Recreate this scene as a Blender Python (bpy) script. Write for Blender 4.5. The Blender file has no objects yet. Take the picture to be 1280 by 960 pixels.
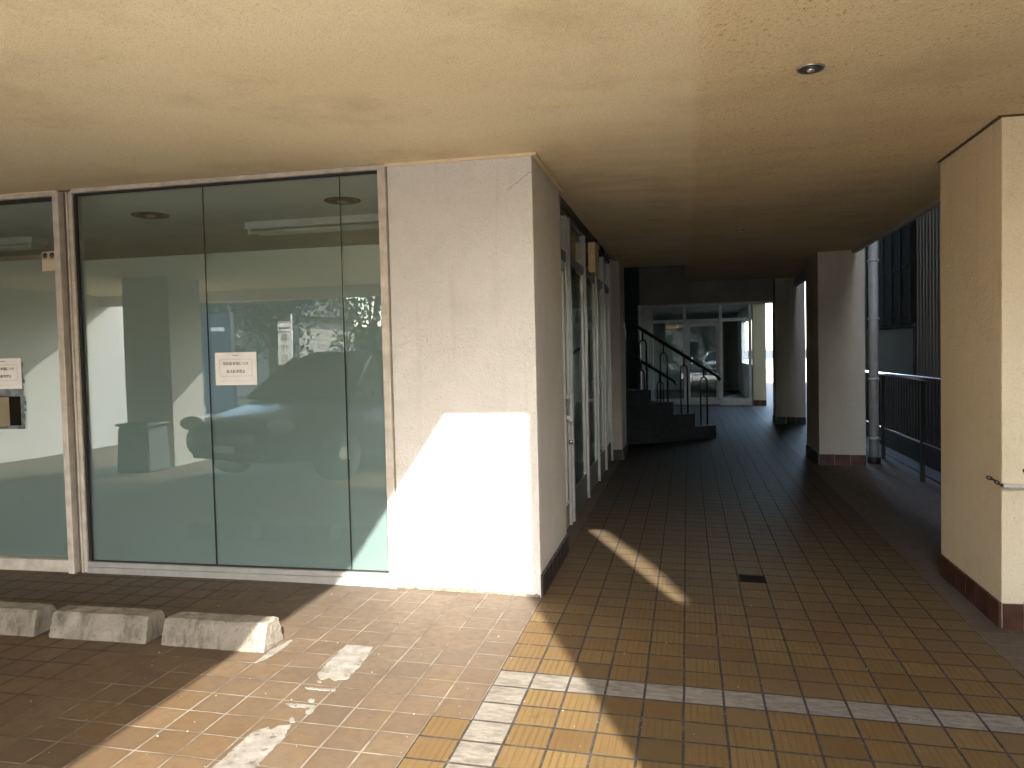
import bpy, bmesh, math, random
from mathutils import Vector, Matrix
R = math.radians
rnd = random.Random(7)
sc = bpy.context.scene
COL = sc.collection

# ------------------------------------------------------------------ camera
CAM_H = 1.4477
YAW, PITCH, ROLL = 0.2166, 0.0383, -0.0232
cy, sy_ = math.cos(YAW), math.sin(YAW)
fwd = Vector((-sy_, cy, 0)); right = Vector((cy, sy_, 0)); up = Vector((0, 0, 1))
f2 = math.cos(PITCH) * fwd - math.sin(PITCH) * up
u2 = math.sin(PITCH) * fwd + math.cos(PITCH) * up
r3 = math.cos(ROLL) * right + math.sin(ROLL) * u2
u3 = -math.sin(ROLL) * right + math.cos(ROLL) * u2
cd = bpy.data.cameras.new('camera')
cam = bpy.data.objects.new('camera', cd); COL.objects.link(cam)
cd.sensor_fit = 'HORIZONTAL'; cd.sensor_width = 36; cd.lens = 988.7 / 1280 * 36
cd.clip_start = 0.05; cd.clip_end = 2000
mt = Matrix((r3, u3, -f2)).transposed().to_4x4(); mt.translation = (0, 0, CAM_H)
cam.matrix_world = mt
sc.camera = cam

# ------------------------------------------------------------------ world, sun, exposure
SUN = Vector((0.42, -1.0, 0.6086)).normalized()
SUN_EL = math.asin(SUN.z); SUN_AZ = math.atan2(SUN.x, SUN.y)
w = bpy.data.worlds.new('World'); sc.world = w; w.use_nodes = True
wn = w.node_tree.nodes; wl = w.node_tree.links; wn.clear()
sky = wn.new('ShaderNodeTexSky'); sky.sky_type = 'NISHITA'; sky.sun_disc = False
sky.sun_elevation = SUN_EL; sky.sun_rotation = SUN_AZ
bg = wn.new('ShaderNodeBackground'); bg.inputs['Strength'].default_value = 0.15
wo = wn.new('ShaderNodeOutputWorld')
wl.new(sky.outputs[0], bg.inputs[0]); wl.new(bg.outputs[0], wo.inputs[0])
sd = bpy.data.lights.new('sun', 'SUN'); sd.energy = 2.0; sd.angle = R(0.5); sd.color = (1, 0.95, 0.87)
so = bpy.data.objects.new('sun', sd); COL.objects.link(so)
so.rotation_euler = SUN.to_track_quat('Z', 'Y').to_euler(); so.location = (8, -20, 14)
sc.view_settings.view_transform = 'Standard'; sc.view_settings.look = 'None'
sc.view_settings.gamma = 1; sc.view_settings.use_curve_mapping = False
sc.view_settings.exposure = 3.35
sc.render.engine = 'CYCLES'
sc.cycles.max_bounces = 10; sc.cycles.diffuse_bounces = 7; sc.cycles.glossy_bounces = 5
sc.cycles.transparent_max_bounces = 12
sc.cycles.caustics_reflective = False; sc.cycles.caustics_refractive = False
sc.cycles.sample_clamp_indirect = 6
try:
    sc.cycles.use_denoising = True
except Exception:
    pass

# ------------------------------------------------------------------ floor plane
SX, SYF = -0.0226, 0.0060
def gx(x):
    a, b = -1.7, -2.9                       # the paving flattens out towards the parking bays
    if x >= a: return SX * x
    if x <= b: return SX * a + SX * (b - a) / 2
    t = (x - a) / (b - a)
    return SX * a + SX * (b - a) * (t - t * t / 2)
def fz(x, y): return gx(x) + SYF * y
TS = 0.16; TX0 = -5.2186 * TS; TY0 = 21.1088 * TS; TROT = -0.0023

# ------------------------------------------------------------------ materials
class G:
    def __init__(s, name):
        s.m = bpy.data.materials.new(name); s.m.use_nodes = True
        s.nt = s.m.node_tree; s.n = s.nt.nodes; s.n.clear()
        s.out = s.n.new('ShaderNodeOutputMaterial')
    def put(s, sock, v):
        if v is None: return
        if isinstance(v, bpy.types.NodeSocket): s.nt.links.new(v, sock)
        elif isinstance(v, (tuple, list)):
            sock.default_value = tuple(v) + ((1,) if len(v) == 3 and sock.type == 'RGBA' else ())
        else: sock.default_value = v
    def math(s, op, a, b=None, c=None):
        n = s.n.new('ShaderNodeMath'); n.operation = op
        s.put(n.inputs[0], a); s.put(n.inputs[1], b); s.put(n.inputs[2], c)
        return n.outputs[0]
    def mix(s, f, a, b, t='MIX'):
        n = s.n.new('ShaderNodeMix'); n.data_type = 'RGBA'; n.blend_type = t
        s.put(n.inputs[0], f); s.put(n.inputs[6], a); s.put(n.inputs[7], b)
        return n.outputs[2]
    def pos(s, scale=(1, 1, 1), obj=False):
        if obj: o = s.n.new('ShaderNodeTexCoord').outputs['Object']
        else: o = s.n.new('ShaderNodeNewGeometry').outputs['Position']
        if scale == (1, 1, 1): return o
        mp = s.n.new('ShaderNodeMapping'); s.put(mp.inputs[0], o); mp.inputs['Scale'].default_value = scale
        return mp.outputs[0]
    def noise(s, vec, scale, detail=4, rough=0.55, dist=0):
        n = s.n.new('ShaderNodeTexNoise'); s.put(n.inputs['Vector'], vec)
        n.inputs['Scale'].default_value = scale; n.inputs['Detail'].default_value = detail
        n.inputs['Roughness'].default_value = rough; n.inputs['Distortion'].default_value = dist
        return n.outputs[0]
    def ramp(s, f, *stops):
        n = s.n.new('ShaderNodeValToRGB'); s.put(n.inputs[0], f)
        e = n.color_ramp.elements
        while len(e) < len(stops): e.new(0.5)
        for k, (p, c) in enumerate(stops):
            e[k].position = p
            e[k].color = (c, c, c, 1) if not isinstance(c, (tuple, list)) else tuple(c) + (1,)
        return n.outputs[0]
    def bump(s, h, strength=0.3, dist=0.01, normal=None):
        n = s.n.new('ShaderNodeBump'); s.put(n.inputs['Height'], h)
        n.inputs['Strength'].default_value = strength; n.inputs['Distance'].default_value = dist
        s.put(n.inputs['Normal'], normal)
        return n.outputs[0]
    def bsdf(s, col, rough=0.7, metal=0, normal=None, spec=0.5, **kw):
        b = s.n.new('ShaderNodeBsdfPrincipled')
        s.put(b.inputs['Base Color'], col); s.put(b.inputs['Roughness'], rough)
        s.put(b.inputs['Metallic'], metal); s.put(b.inputs['Normal'], normal)
        s.put(b.inputs['Specular IOR Level'], spec)
        for k, v in kw.items(): s.put(b.inputs[k.replace('_', ' ')], v)
        s.nt.links.new(b.outputs[0], s.out.inputs[0])
        return s.m

def mat_plain(name, col, rough=0.6, metal=0, var=0.12, scale=6, bump=0.0, bscale=60, spec=0.5):
    g = G(name); p = g.pos()
    n = g.noise(p, scale, 5)
    c2 = tuple(max(0, x * (1 - var * 2)) for x in col); c1 = tuple(min(1, x * (1 + var)) for x in col)
    c = g.mix(g.ramp(n, (0.3, 0), (0.7, 1)), c2, c1)
    nm = None
    if bump: nm = g.bump(g.noise(p, bscale, 3), bump, 0.004)
    return g.bsdf(c, rough, metal, nm, spec)

def mat_stucco(name, col, col2, dirt=(0.12, 0.10, 0.08), scale=1.0, bumpd=0.004, speck=0.0):
    g = G(name); p = g.pos()
    big = g.noise(p, 1.3, 5); mid = g.noise(p, 9, 6); fine = g.noise(p, 95 * scale, 3, 0.6)
    c = g.mix(g.ramp(big, (0.35, 0), (0.68, 1)), col, col2)
    c = g.mix(g.math('MULTIPLY', g.ramp(mid, (0.5, 0), (0.85, 1)), 0.35), c, tuple(x * 0.72 for x in col2))
    c = g.mix(g.math('MULTIPLY', g.ramp(fine, (0.28, 1), (0.42, 0)), 0.38), c, tuple(x * 0.5 for x in col))
    if speck:
        v = g.n.new('ShaderNodeTexVoronoi'); v.inputs['Scale'].default_value = 38; g.put(v.inputs['Vector'], p)
        sp = g.math('MULTIPLY', g.ramp(v.outputs['Distance'], (0.06, 1), (0.16, 0)), g.ramp(g.noise(p, 3, 4), (0.48, 0), (0.62, 1)))
        c = g.mix(g.math('MULTIPLY', sp, speck), c, dirt)
    st = g.noise(g.pos((14, 14, 0.7)), 1.0, 5)
    c = g.mix(g.math('MULTIPLY', g.ramp(st, (0.56, 0), (0.8, 1)), 0.22), c, dirt)
    h = g.math('ADD', g.math('MULTIPLY', fine, 1.0), g.math('MULTIPLY', g.noise(p, 40 * scale, 3), 0.9))
    return g.bsdf(c, 0.92, 0, g.bump(h, 0.75, bumpd), 0.2)

def mat_ceiling():
    g = G('sprayed_ceiling'); p = g.pos()
    sep = g.n.new('ShaderNodeSeparateXYZ'); g.put(sep.inputs[0], p)
    jx = g.math('ADD', sep.outputs[0], g.math('MULTIPLY', g.noise(p, 14, 4), 0.05))
    rough_side = g.ramp(g.math('DIVIDE', g.math('SUBTRACT', jx, 0.06), 0.06), (0, 0), (1, 1))        # recoated part, coarser spray
    fine = g.noise(p, 120, 3, 0.6); mid = g.noise(p, 60, 4, 0.6); big = g.noise(p, 0.9, 5)
    c = g.mix(g.ramp(big, (0.35, 0), (0.68, 1)), (0.83, 0.69, 0.44), (0.89, 0.76, 0.51))
    c = g.mix(g.math('MULTIPLY', rough_side, 0.75), c, (0.80, 0.625, 0.36))
    c = g.mix(g.math('MULTIPLY', g.ramp(fine, (0.32, 1), (0.46, 0)), 0.50), c, (0.50, 0.375, 0.21))
    sp = g.math('MULTIPLY', g.ramp(mid, (0.60, 0), (0.66, 1)), g.ramp(g.noise(p, 2.2, 4), (0.36, 0.15), (0.60, 1)))
    c = g.mix(g.math('MULTIPLY', sp, g.math('ADD', 0.16, g.math('MULTIPLY', rough_side, 0.66))), c, (0.40, 0.24, 0.10))
    st = g.noise(g.pos((0.7, 2.6, 1)), 1.3, 7, 0.7, 0.9)
    w_ = g.ramp(g.math('DIVIDE', g.math('SUBTRACT', sep.outputs[1], 3.3), 2.4), (0, 0.05), (1, 1))
    c = g.mix(g.math('MULTIPLY', g.math('MULTIPLY', g.ramp(st, (0.46, 0), (0.76, 1)), 0.42), w_), c, (0.42, 0.29, 0.15))
    st2 = g.noise(g.pos((1.2, 1.2, 1)), 1.0, 7, 0.7)
    c = g.mix(g.math('MULTIPLY', g.ramp(st2, (0.52, 0), (0.70, 1)), 0.36), c, (0.47, 0.34, 0.18))
    h = g.math('ADD', g.math('MULTIPLY', fine, 0.7), g.math('MULTIPLY', mid, g.math('ADD', 0.35, rough_side)))
    return g.bsdf(c, 0.92, 0, g.bump(h, 0.9, 0.007), 0.2)

def mat_floor():
    g = G('paving_tiles'); p = g.pos()
    sep = g.n.new('ShaderNodeSeparateXYZ'); g.put(sep.inputs[0], p); X, Y = sep.outputs[0], sep.outputs[1]
    c, s_ = math.cos(-TROT), math.sin(-TROT)
    xr = g.math('SUBTRACT', g.math('MULTIPLY', X, c), g.math('MULTIPLY', Y, s_))
    yr = g.math('ADD', g.math('MULTIPLY', X, s_), g.math('MULTIPLY', Y, c))
    wob = g.math('MULTIPLY', g.math('SUBTRACT', g.noise(p, 2.5, 2), 0.5), 0.05)
    U = g.math('ADD', g.math('DIVIDE', g.math('SUBTRACT', xr, TX0), TS), wob)
    V = g.math('ADD', g.math('DIVIDE', g.math('SUBTRACT', yr, TY0), TS), wob)
    i, j = g.math('FLOOR', U), g.math('FLOOR', V)
    fu, fv = g.math('SUBTRACT', U, i), g.math('SUBTRACT', V, j)
    du = g.math('MINIMUM', fu, g.math('SUBTRACT', 1, fu)); dv = g.math('MINIMUM', fv, g.math('SUBTRACT', 1, fv))
    cmb = g.n.new('ShaderNodeCombineXYZ'); g.put(cmb.inputs[0], i); g.put(cmb.inputs[1], j)
    wnz = g.n.new('ShaderNodeTexWhiteNoise'); wnz.noise_dimensions = '3D'; g.put(wnz.inputs['Vector'], cmb.outputs[0])
    r1 = wnz.outputs['Value']
    cmb2 = g.n.new('ShaderNodeCombineXYZ'); g.put(cmb2.inputs[0], i); g.put(cmb2.inputs[1], j); cmb2.inputs[2].default_value = 7.3
    wn2 = g.n.new('ShaderNodeTexWhiteNoise'); g.put(wn2.inputs['Vector'], cmb2.outputs[0]); r2 = wn2.outputs['Value']
    gt = lambda a, b: g.math('GREATER_THAN', a, b)
    lt = lambda a, b: g.math('LESS_THAN', a, b)
    mul = lambda a, b: g.math('MULTIPLY', a, b)
    # zones
    yel = gt(i, -0.5)
    yel = g.math('MAXIMUM', yel, mul(mul(gt(i, -1.5), lt(j, -3.5)), lt(i, -0.5)))
    yel = mul(yel, g.math('SUBTRACT', 1, mul(gt(i, 13.5), gt(j, 2.5))))
    white = g.math('MAXIMUM', mul(mul(gt(i, -0.5), lt(i, 0.5)), lt(j, -0.5)), mul(mul(gt(i, -0.5), gt(j, -1.5)), lt(j, -0.5)))
    ribbed = mul(yel, lt(r2, 0.84))
    # colours
    nb = g.noise(p, 1.1, 4); nm_ = g.noise(p, 22, 5); nf = g.noise(p, 160, 3)
    brown = g.mix(r1, (0.106, 0.067, 0.034), (0.140, 0.092, 0.049))
    brown = g.mix(g.ramp(nb, (0.42, 0), (0.62, 0.55)), brown, (0.125, 0.096, 0.069))
    near = g.ramp(g.math('DIVIDE', g.math('ADD', Y, -2.9), 1.6), (0, 0), (1, 1))
    brown = g.mix(mul(near, 0.75), brown, (0.123, 0.101, 0.082))
    brown = g.mix(mul(g.ramp(r2, (0.7, 0), (1.0, 1)), 0.35), brown, (0.080, 0.059, 0.045))
    ed = g.ramp(g.math('MINIMUM', du, dv), (0.02, 1), (0.14, 0))                  # dirt gathered along the tile edges
    brown = g.mix(mul(ed, g.ramp(g.noise(p, 7, 5), (0.35, 0), (0.65, 0.45))), brown, (0.067, 0.049, 0.036))
    brown = g.mix(mul(g.ramp(nm_, (0.45, 0), (0.75, 1)), 0.40), brown, (0.082, 0.055, 0.036))
    plain_y = g.mix(r1, (0.096, 0.060, 0.025), (0.135, 0.088, 0.040))
    yelc = g.mix(r1, (0.112, 0.069, 0.023), (0.158, 0.103, 0.041))
    yelc = g.mix(mul(g.ramp(r2, (0.0, 1), (0.30, 0)), 0.5), yelc, (0.125, 0.070, 0.030))
    stv = g.n.new('ShaderNodeCombineXYZ'); g.put(stv.inputs[0], mul(U, 17.0)); g.put(stv.inputs[1], mul(V, 0.5)); g.put(stv.inputs[2], mul(r1, 40))
    streak = g.noise(stv.outputs[0], 1.0, 3, 0.6)
    stripe = g.math('SINE', g.math('ADD', mul(fu, 2 * math.pi * 6), mul(streak, 2.2)))
    lines = mul(g.ramp(stripe, (0.30, 0), (0.95, 1)), g.ramp(streak, (0.36, 0.15), (0.58, 1)))
    yelc = g.mix(mul(lines, 0.62), yelc, (0.078, 0.045, 0.016))
    yelc = g.mix(mul(g.ramp(streak, (0.50, 0), (0.72, 1)), 0.40), yelc, (0.089, 0.052, 0.019))
    yelc = g.mix(lt(r1, 0.18), yelc, g.mix(0.5, yelc, (0.103, 0.060, 0.025)))
    worn = g.ramp(g.noise(p, 4.5, 5), (0.50, 0), (0.72, 0.7))
    yelc = g.mix(worn, yelc, (0.111, 0.074, 0.035))
    ycol = g.mix(ribbed, plain_y, yelc)
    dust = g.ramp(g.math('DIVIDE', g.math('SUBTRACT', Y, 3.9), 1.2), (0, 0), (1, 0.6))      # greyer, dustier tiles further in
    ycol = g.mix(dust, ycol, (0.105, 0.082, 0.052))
    depth_shade = g.math('MULTIPLY', gt(Y, 5.6), g.ramp(g.math('DIVIDE', g.math('ADD', Y, -5.6), 3.5), (0, 0), (1.0, 0.88)))  # light falloff of the passage painted in: tiles darken with depth
    ycol = g.mix(depth_shade, ycol, (0.049, 0.036, 0.027))
    wcol = g.mix(g.ramp(g.noise(g.pos((1, 3, 1)), 16, 6, 0.65), (0.36, 0), (0.62, 1)), (0.125, 0.110, 0.088), (0.222, 0.202, 0.170))
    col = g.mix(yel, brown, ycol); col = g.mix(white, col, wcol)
    col = g.mix(mul(g.ramp(nf, (0.55, 0), (0.75, 1)), 0.25), col, (0.049, 0.035, 0.025))
    # joints: broad dark ones along the depth on the ribbed side, pale ones on the brown side
    wob2 = g.math('MULTIPLY', g.math('SUBTRACT', g.noise(p, 70, 3), 0.5), 0.018)
    jw_u = g.math('ADD', g.math('ADD', 0.024, mul(yel, 0.008)), wob2)
    jw_v = g.math('ADD', g.math('ADD', 0.023, mul(yel, 0.014)), wob2)
    ju = lt(du, jw_u); jv = lt(dv, jw_v)
    joint = g.math('MAXIMUM', ju, jv)
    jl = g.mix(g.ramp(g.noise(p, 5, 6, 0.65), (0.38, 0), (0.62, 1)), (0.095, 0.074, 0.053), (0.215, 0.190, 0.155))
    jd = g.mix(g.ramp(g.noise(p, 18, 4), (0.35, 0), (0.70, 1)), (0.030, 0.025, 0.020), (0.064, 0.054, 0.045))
    joint_shade = g.ramp(g.math('DIVIDE', g.math('ADD', g.math('ADD', X, 2.50), mul(g.noise(p, 3, 3), 0.5)), 0.35), (0, 1), (1, 0))   # shade of the overhang painted into the joint colour on the left
    jl = g.mix(joint_shade, jl, jd)
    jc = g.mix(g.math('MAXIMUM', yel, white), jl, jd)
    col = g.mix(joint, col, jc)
    # grime: blotches, drips and a trodden track
    gr = g.ramp(g.noise(p, 0.8, 6, 0.65), (0.50, 0), (0.78, 0.55))
    col = g.mix(gr, col, (0.060, 0.047, 0.037))
    sp1 = g.ramp(g.noise(p, 6.5, 7, 0.72), (0.60, 0), (0.74, 0.55))
    col = g.mix(sp1, col, (0.050, 0.038, 0.029))
    chip = mul(g.ramp(g.math('MINIMUM', du, dv), (0.02, 1), (0.10, 0)), g.ramp(g.noise(p, 28, 4, 0.7), (0.62, 0), (0.68, 1)))
    col = g.mix(mul(chip, 0.8), col, (0.150, 0.122, 0.092))
    # bump
    edge = g.math('MINIMUM', g.math('DIVIDE', du, g.math('ADD', jw_u, 0.012)), g.math('DIVIDE', dv, g.math('ADD', jw_v, 0.012)))
    h = g.math('MINIMUM', edge, 1.0)
    ribs = mul(mul(g.math('ADD', 0.5, mul(g.math('SINE', mul(fu, 2 * math.pi * 6)), 0.5)), ribbed), 0.30)
    h = g.math('ADD', h, ribs)
    h = g.math('ADD', h, mul(r2, 0.4)); h = g.math('ADD', h, mul(nf, 0.35)); h = g.math('ADD', h, mul(nm_, 0.35))
    rough = g.math('ADD', 0.52, mul(nm_, 0.22)); rough = g.math('ADD', rough, mul(joint, 0.25))
    return g.bsdf(col, rough, 0, g.bump(h, 0.55, 0.0022), 0.18)

def mat_glass(name, refl=0.2, tint=(0.93, 0.965, 0.95)):
    g = G(name); refl_ = refl
    tr = g.n.new('ShaderNodeBsdfTransparent'); tr.inputs[0].default_value = tint + (1,)
    gl = g.n.new('ShaderNodeBsdfGlossy'); gl.inputs['Roughness'].default_value = 0.0
    gl.inputs[0].default_value = (0.95, 1.0, 0.97, 1)
    fr = g.n.new('ShaderNodeFresnel'); bf = g.n.new('ShaderNodeNewGeometry').outputs['Backfacing']
    g.put(fr.inputs[0], g.math('SUBTRACT', 1.5, g.math('MULTIPLY', bf, 1.5 - 1 / 1.5)))   # a pane, not a block: no inner total reflection
    refl = g.math('MULTIPLY', g.math('SUBTRACT', 1.0, bf), refl)
    wv = g.noise(g.pos((1, 1, 1)), 1.1, 1)
    bm = g.bump(wv, 0.04 if refl_ else 0.012, 0.02)
    g.put(gl.inputs['Normal'], bm)
    mx = g.n.new('ShaderNodeMixShader')
    g.put(mx.inputs[0], g.math('MINIMUM', g.math('ADD', fr.outputs[0], refl), 1.0))
    g.nt.links.new(tr.outputs[0], mx.inputs[1]); g.nt.links.new(gl.outputs[0], mx.inputs[2])
    g.nt.links.new(mx.outputs[0], g.out.inputs[0])
    return g.m

def mat_concrete(name, a, b, stain, bump=0.6):
    g = G(name); p = g.pos()
    c = g.mix(g.ramp(g.noise(p, 7, 6, 0.6), (0.35, 0), (0.68, 1)), a, b)
    c = g.mix(g.ramp(g.noise(g.pos((9, 9, 3)), 1.6, 6, 0.65), (0.50, 0), (0.70, 0.8)), c, stain)
    pits = g.ramp(g.noise(p, 60, 3), (0.30, 1), (0.40, 0))
    c = g.mix(g.math('MULTIPLY', pits, 0.5), c, (0.08, 0.07, 0.06))
    h = g.math('ADD', g.noise(p, 45, 5), g.math('MULTIPLY', g.noise(p, 9, 4), 1.2))
    return g.bsdf(c, 0.9, 0, g.bump(h, bump, 0.008), 0.2)

def mat_corrugated():
    g = G('corrugated_metal'); p = g.pos()
    sep = g.n.new('ShaderNodeSeparateXYZ'); g.put(sep.inputs[0], p)
    c = g.mix(g.ramp(g.noise(g.pos((6, 6, 0.8)), 1.2, 6), (0.35, 0), (0.7, 1)), (0.25, 0.235, 0.195), (0.36, 0.34, 0.285))
    c = g.mix(g.ramp(g.noise(g.pos((12, 12, 1.4)), 1.0, 5), (0.60, 0), (0.8, 0.6)), c, (0.12, 0.06, 0.03))
    return g.bsdf(c, 0.9, 0, None, 0.15)

M = {}
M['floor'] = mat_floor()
M['ceiling'] = mat_ceiling()
M['wall_white'] = mat_stucco('white_stucco', (0.66, 0.635, 0.59), (0.72, 0.69, 0.645), (0.40, 0.34, 0.28), 0.8, 0.009, 0.35)
M['wall_cream_bounce'] = mat_stucco('cream_bounce_stucco', (0.79, 0.655, 0.435), (0.85, 0.715, 0.495), (0.38, 0.28, 0.17), 0.8, 0.006, 0.15)  # same paint as the white stucco, warm floor bounce put into its colour
M['wall_far'] = mat_stucco('grey_stucco', (0.51, 0.475, 0.40), (0.60, 0.555, 0.47), (0.27, 0.22, 0.16), 0.8, 0.006)
M['skirt'] = mat_plain('brown_skirting_tile', (0.085, 0.032, 0.018), 0.4, 0, 0.3, 9, 0.15, 40)
M['skirt_dark'] = mat_plain('dark_skirting_tile', (0.026, 0.017, 0.014), 0.45, 0, 0.25, 9, 0.15, 40)  # near-black version of the skirting tile colour
M['skirt_joint'] = mat_plain('skirting_joint', (0.11, 0.07, 0.05), 0.9)
M['alu'] = mat_plain('weathered_aluminium', (0.60, 0.545, 0.465), 0.5, 0.25, 0.12, 14, 0.12, 90)
M['alu_grey'] = mat_plain('anodised_aluminium', (0.44, 0.43, 0.41), 0.42, 0.4, 0.08, 10)
M['alu_dark'] = mat_plain('bronze_frame', (0.155, 0.13, 0.11), 0.5, 0.3, 0.12, 10)
M['gasket'] = mat_plain('black_gasket', (0.018, 0.016, 0.015), 0.7)
M['glass'] = mat_glass('reflective_glass', 0.075)
M['glass_clear'] = mat_glass('clear_glass', 0.0)
gf = G('frosted_film')
fc = gf.mix(gf.ramp(gf.noise(gf.pos(), 1.2, 4), (0.35, 0), (0.7, 1)), (0.315, 0.370, 0.375), (0.34, 0.395, 0.40))
gf.bsdf(fc, 0.6, 0, None, 0.2)
_tl = gf.n.new('ShaderNodeBsdfTranslucent'); gf.put(_tl.inputs[0], (0.80, 0.93, 0.89)); _mx = gf.n.new('ShaderNodeMixShader'); _mx.inputs[0].default_value = 0.42
gf.nt.links.new(gf.out.inputs[0].links[0].from_socket, _mx.inputs[1]); gf.nt.links.new(_tl.outputs[0], _mx.inputs[2]); gf.nt.links.new(_mx.outputs[0], gf.out.inputs[0])
M['film'] = gf.m
M['concrete'] = mat_concrete('wheel_stop_concrete', (0.175, 0.155, 0.125), (0.27, 0.245, 0.205), (0.075, 0.066, 0.046))
M['concrete_grey'] = mat_concrete('grey_concrete', (0.34, 0.33, 0.31), (0.46, 0.45, 0.42), (0.2, 0.19, 0.17))
gp = G('worn_white_paint'); pp = gp.pos()
pc = gp.mix(gp.ramp(gp.noise(pp, 16, 6, 0.65), (0.35, 0), (0.65, 1)), (0.15, 0.135, 0.112), (0.25, 0.235, 0.21))
gp.bsdf(pc, 0.85, 0, gp.bump(gp.noise(pp, 70, 4), 0.4, 0.003), 0.2)
_tr = gp.n.new('ShaderNodeBsdfTransparent'); _m2 = gp.n.new('ShaderNodeMixShader')
gp.put(_m2.inputs[0], gp.ramp(gp.noise(pp, 22, 8, 0.7), (0.34, 0.25), (0.43, 1)))      # worn through to the tile here and there
gp.nt.links.new(_tr.outputs[0], _m2.inputs[1]); gp.nt.links.new(gp.out.inputs[0].links[0].from_socket, _m2.inputs[2]); gp.nt.links.new(_m2.outputs[0], gp.out.inputs[0])
M['paint'] = gp.m
M['grit'] = mat_plain('pale_grit', (0.42, 0.39, 0.34), 0.9)
M['paper'] = mat_plain('laminated_paper', (0.88, 0.86, 0.845), 0.35, 0, 0.04, 12)
M['ink'] = mat_plain('brown_ink', (0.10, 0.085, 0.045), 0.7)
M['ink_grey'] = mat_plain('grey_ink', (0.10, 0.09, 0.07), 0.7)
M['ink_pale'] = mat_plain('faded_grey_ink', (0.46, 0.41, 0.40), 0.7)
M['beige_plastic'] = mat_plain('beige_plastic', (0.56, 0.47, 0.33), 0.45, 0, 0.06)
M['tan_plastic'] = mat_plain('tan_plastic', (0.80, 0.60, 0.30), 0.5, 0, 0.06)
M['lens'] = mat_plain('dark_lens', (0.03, 0.028, 0.026), 0.15)
M['room_wall'] = mat_plain('room_plaster', (0.86, 0.87, 0.82), 0.9, 0, 0.05, 2)
M['room_floor'] = mat_plain('room_lino', (0.42, 0.40, 0.35), 0.95)
M['white_metal'] = mat_plain('white_enamel', (0.74, 0.74, 0.70), 0.4, 0, 0.04)
M['chrome'] = mat_plain('dull_reflector', (0.55, 0.52, 0.47), 0.3, 0.8, 0.1)
M['reflector_dark'] = mat_plain('dark_reflector', (0.16, 0.15, 0.135), 0.3, 0.6, 0.1)
M['black_metal'] = mat_plain('black_painted_iron', (0.018, 0.018, 0.019), 0.42, 0.2, 0.2)
M['step'] = mat_plain('dark_step_terrazzo', (0.045, 0.050, 0.056), 0.75, 0, 0.2, 20, 0.2, 80)
M['stair_wall'] = mat_plain('blue_grey_wall', (0.085, 0.115, 0.13), 0.85, 0, 0.1)
M['door_frame'] = mat_plain('door_aluminium', (0.60, 0.58, 0.54), 0.45, 0.15, 0.1, 10)
M['hall_back'] = mat_plain('dark_green_hall_wall', (0.16, 0.175, 0.16), 0.85, 0, 0.2, 1.2)
M['shop_dark'] = mat_plain('dim_green_partition', (0.12, 0.14, 0.125), 0.8, 0, 0.1)
M['hall_wall'] = mat_plain('hall_plaster', (0.36, 0.345, 0.30), 0.9, 0, 0.08, 3)
M['pipe'] = mat_plain('grey_pvc', (0.52, 0.53, 0.53), 0.45, 0, 0.1, 8)
M['rail'] = mat_plain('bright_aluminium_rail', (0.94, 0.94, 0.93), 0.14, 0.95, 0.02)
M['rail_dark'] = mat_plain('dark_railing', (0.055, 0.053, 0.052), 0.5, 0.4, 0.15)
M['corr'] = mat_corrugated()
M['clad'] = mat_plain('dark_shade_sheet', (0.016, 0.0135, 0.010), 0.9, 0, 0.25, 5, spec=0.1)
M['clad_low'] = mat_plain('black_cladding', (0.016, 0.014, 0.013), 0.7, 0.1, 0.2, 5)
M['rust'] = mat_plain('rusty_chain', (0.060, 0.042, 0.030), 0.6, 0.7, 0.3, 40)
M['tube'] = mat_plain('cloudy_plastic_tube', (0.60, 0.54, 0.47), 0.25, 0, 0.08)
M['bounce_apron'] = mat_concrete('pale_bounce_apron', (0.56, 0.54, 0.505), (0.63, 0.61, 0.575), (0.44, 0.42, 0.39), 0.3)  # pale ground colour, added to bounce sunlight onto ceiling and pillars
M['asphalt'] = mat_plain('asphalt', (0.052, 0.052, 0.053), 0.9, 0, 0.15, 3, 0.3, 70)
M['car_dark'] = mat_plain('dark_car_paint', (0.013, 0.014, 0.017), 0.18, 0.2, 0.05)
M['car_silver'] = mat_plain('silver_car_paint', (0.42, 0.43, 0.44), 0.25, 0.6, 0.04)
M['car_glass'] = mat_plain('car_glass', (0.015, 0.02, 0.024), 0.05)
M['tyre'] = mat_plain('tyre_rubber', (0.018, 0.018, 0.018), 0.85)
M['lamp_glass'] = mat_plain('headlamp_lens', (0.62, 0.64, 0.66), 0.08, 0.5, 0.05)
M['red_glass'] = mat_plain('tail_lamp_lens', (0.35, 0.02, 0.015), 0.15)
M['bark'] = mat_plain('bark', (0.085, 0.065, 0.045), 0.95, 0, 0.3, 12, 0.5, 30)
M['leaf'] = mat_plain('leaves', (0.050, 0.085, 0.028), 0.6, 0, 0.35, 1.5)
M['banner'] = mat_plain('white_banner_cloth', (0.80, 0.79, 0.76), 0.8, 0, 0.04)
M['blue'] = mat_plain('blue_panel', (0.032, 0.055, 0.095), 0.5, 0, 0.08)
M['bin'] = mat_plain('grey_bin_plastic', (0.10, 0.11, 0.11), 0.5)
M['roof_tile'] = mat_plain('dark_roof_tile', (0.09, 0.09, 0.10), 0.7)
M['house'] = mat_plain('house_render', (0.50, 0.46, 0.39), 0.9, 0, 0.08)
M['grate'] = mat_plain('cast_iron', (0.010, 0.009, 0.008), 0.9, 0, spec=0.1)

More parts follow.
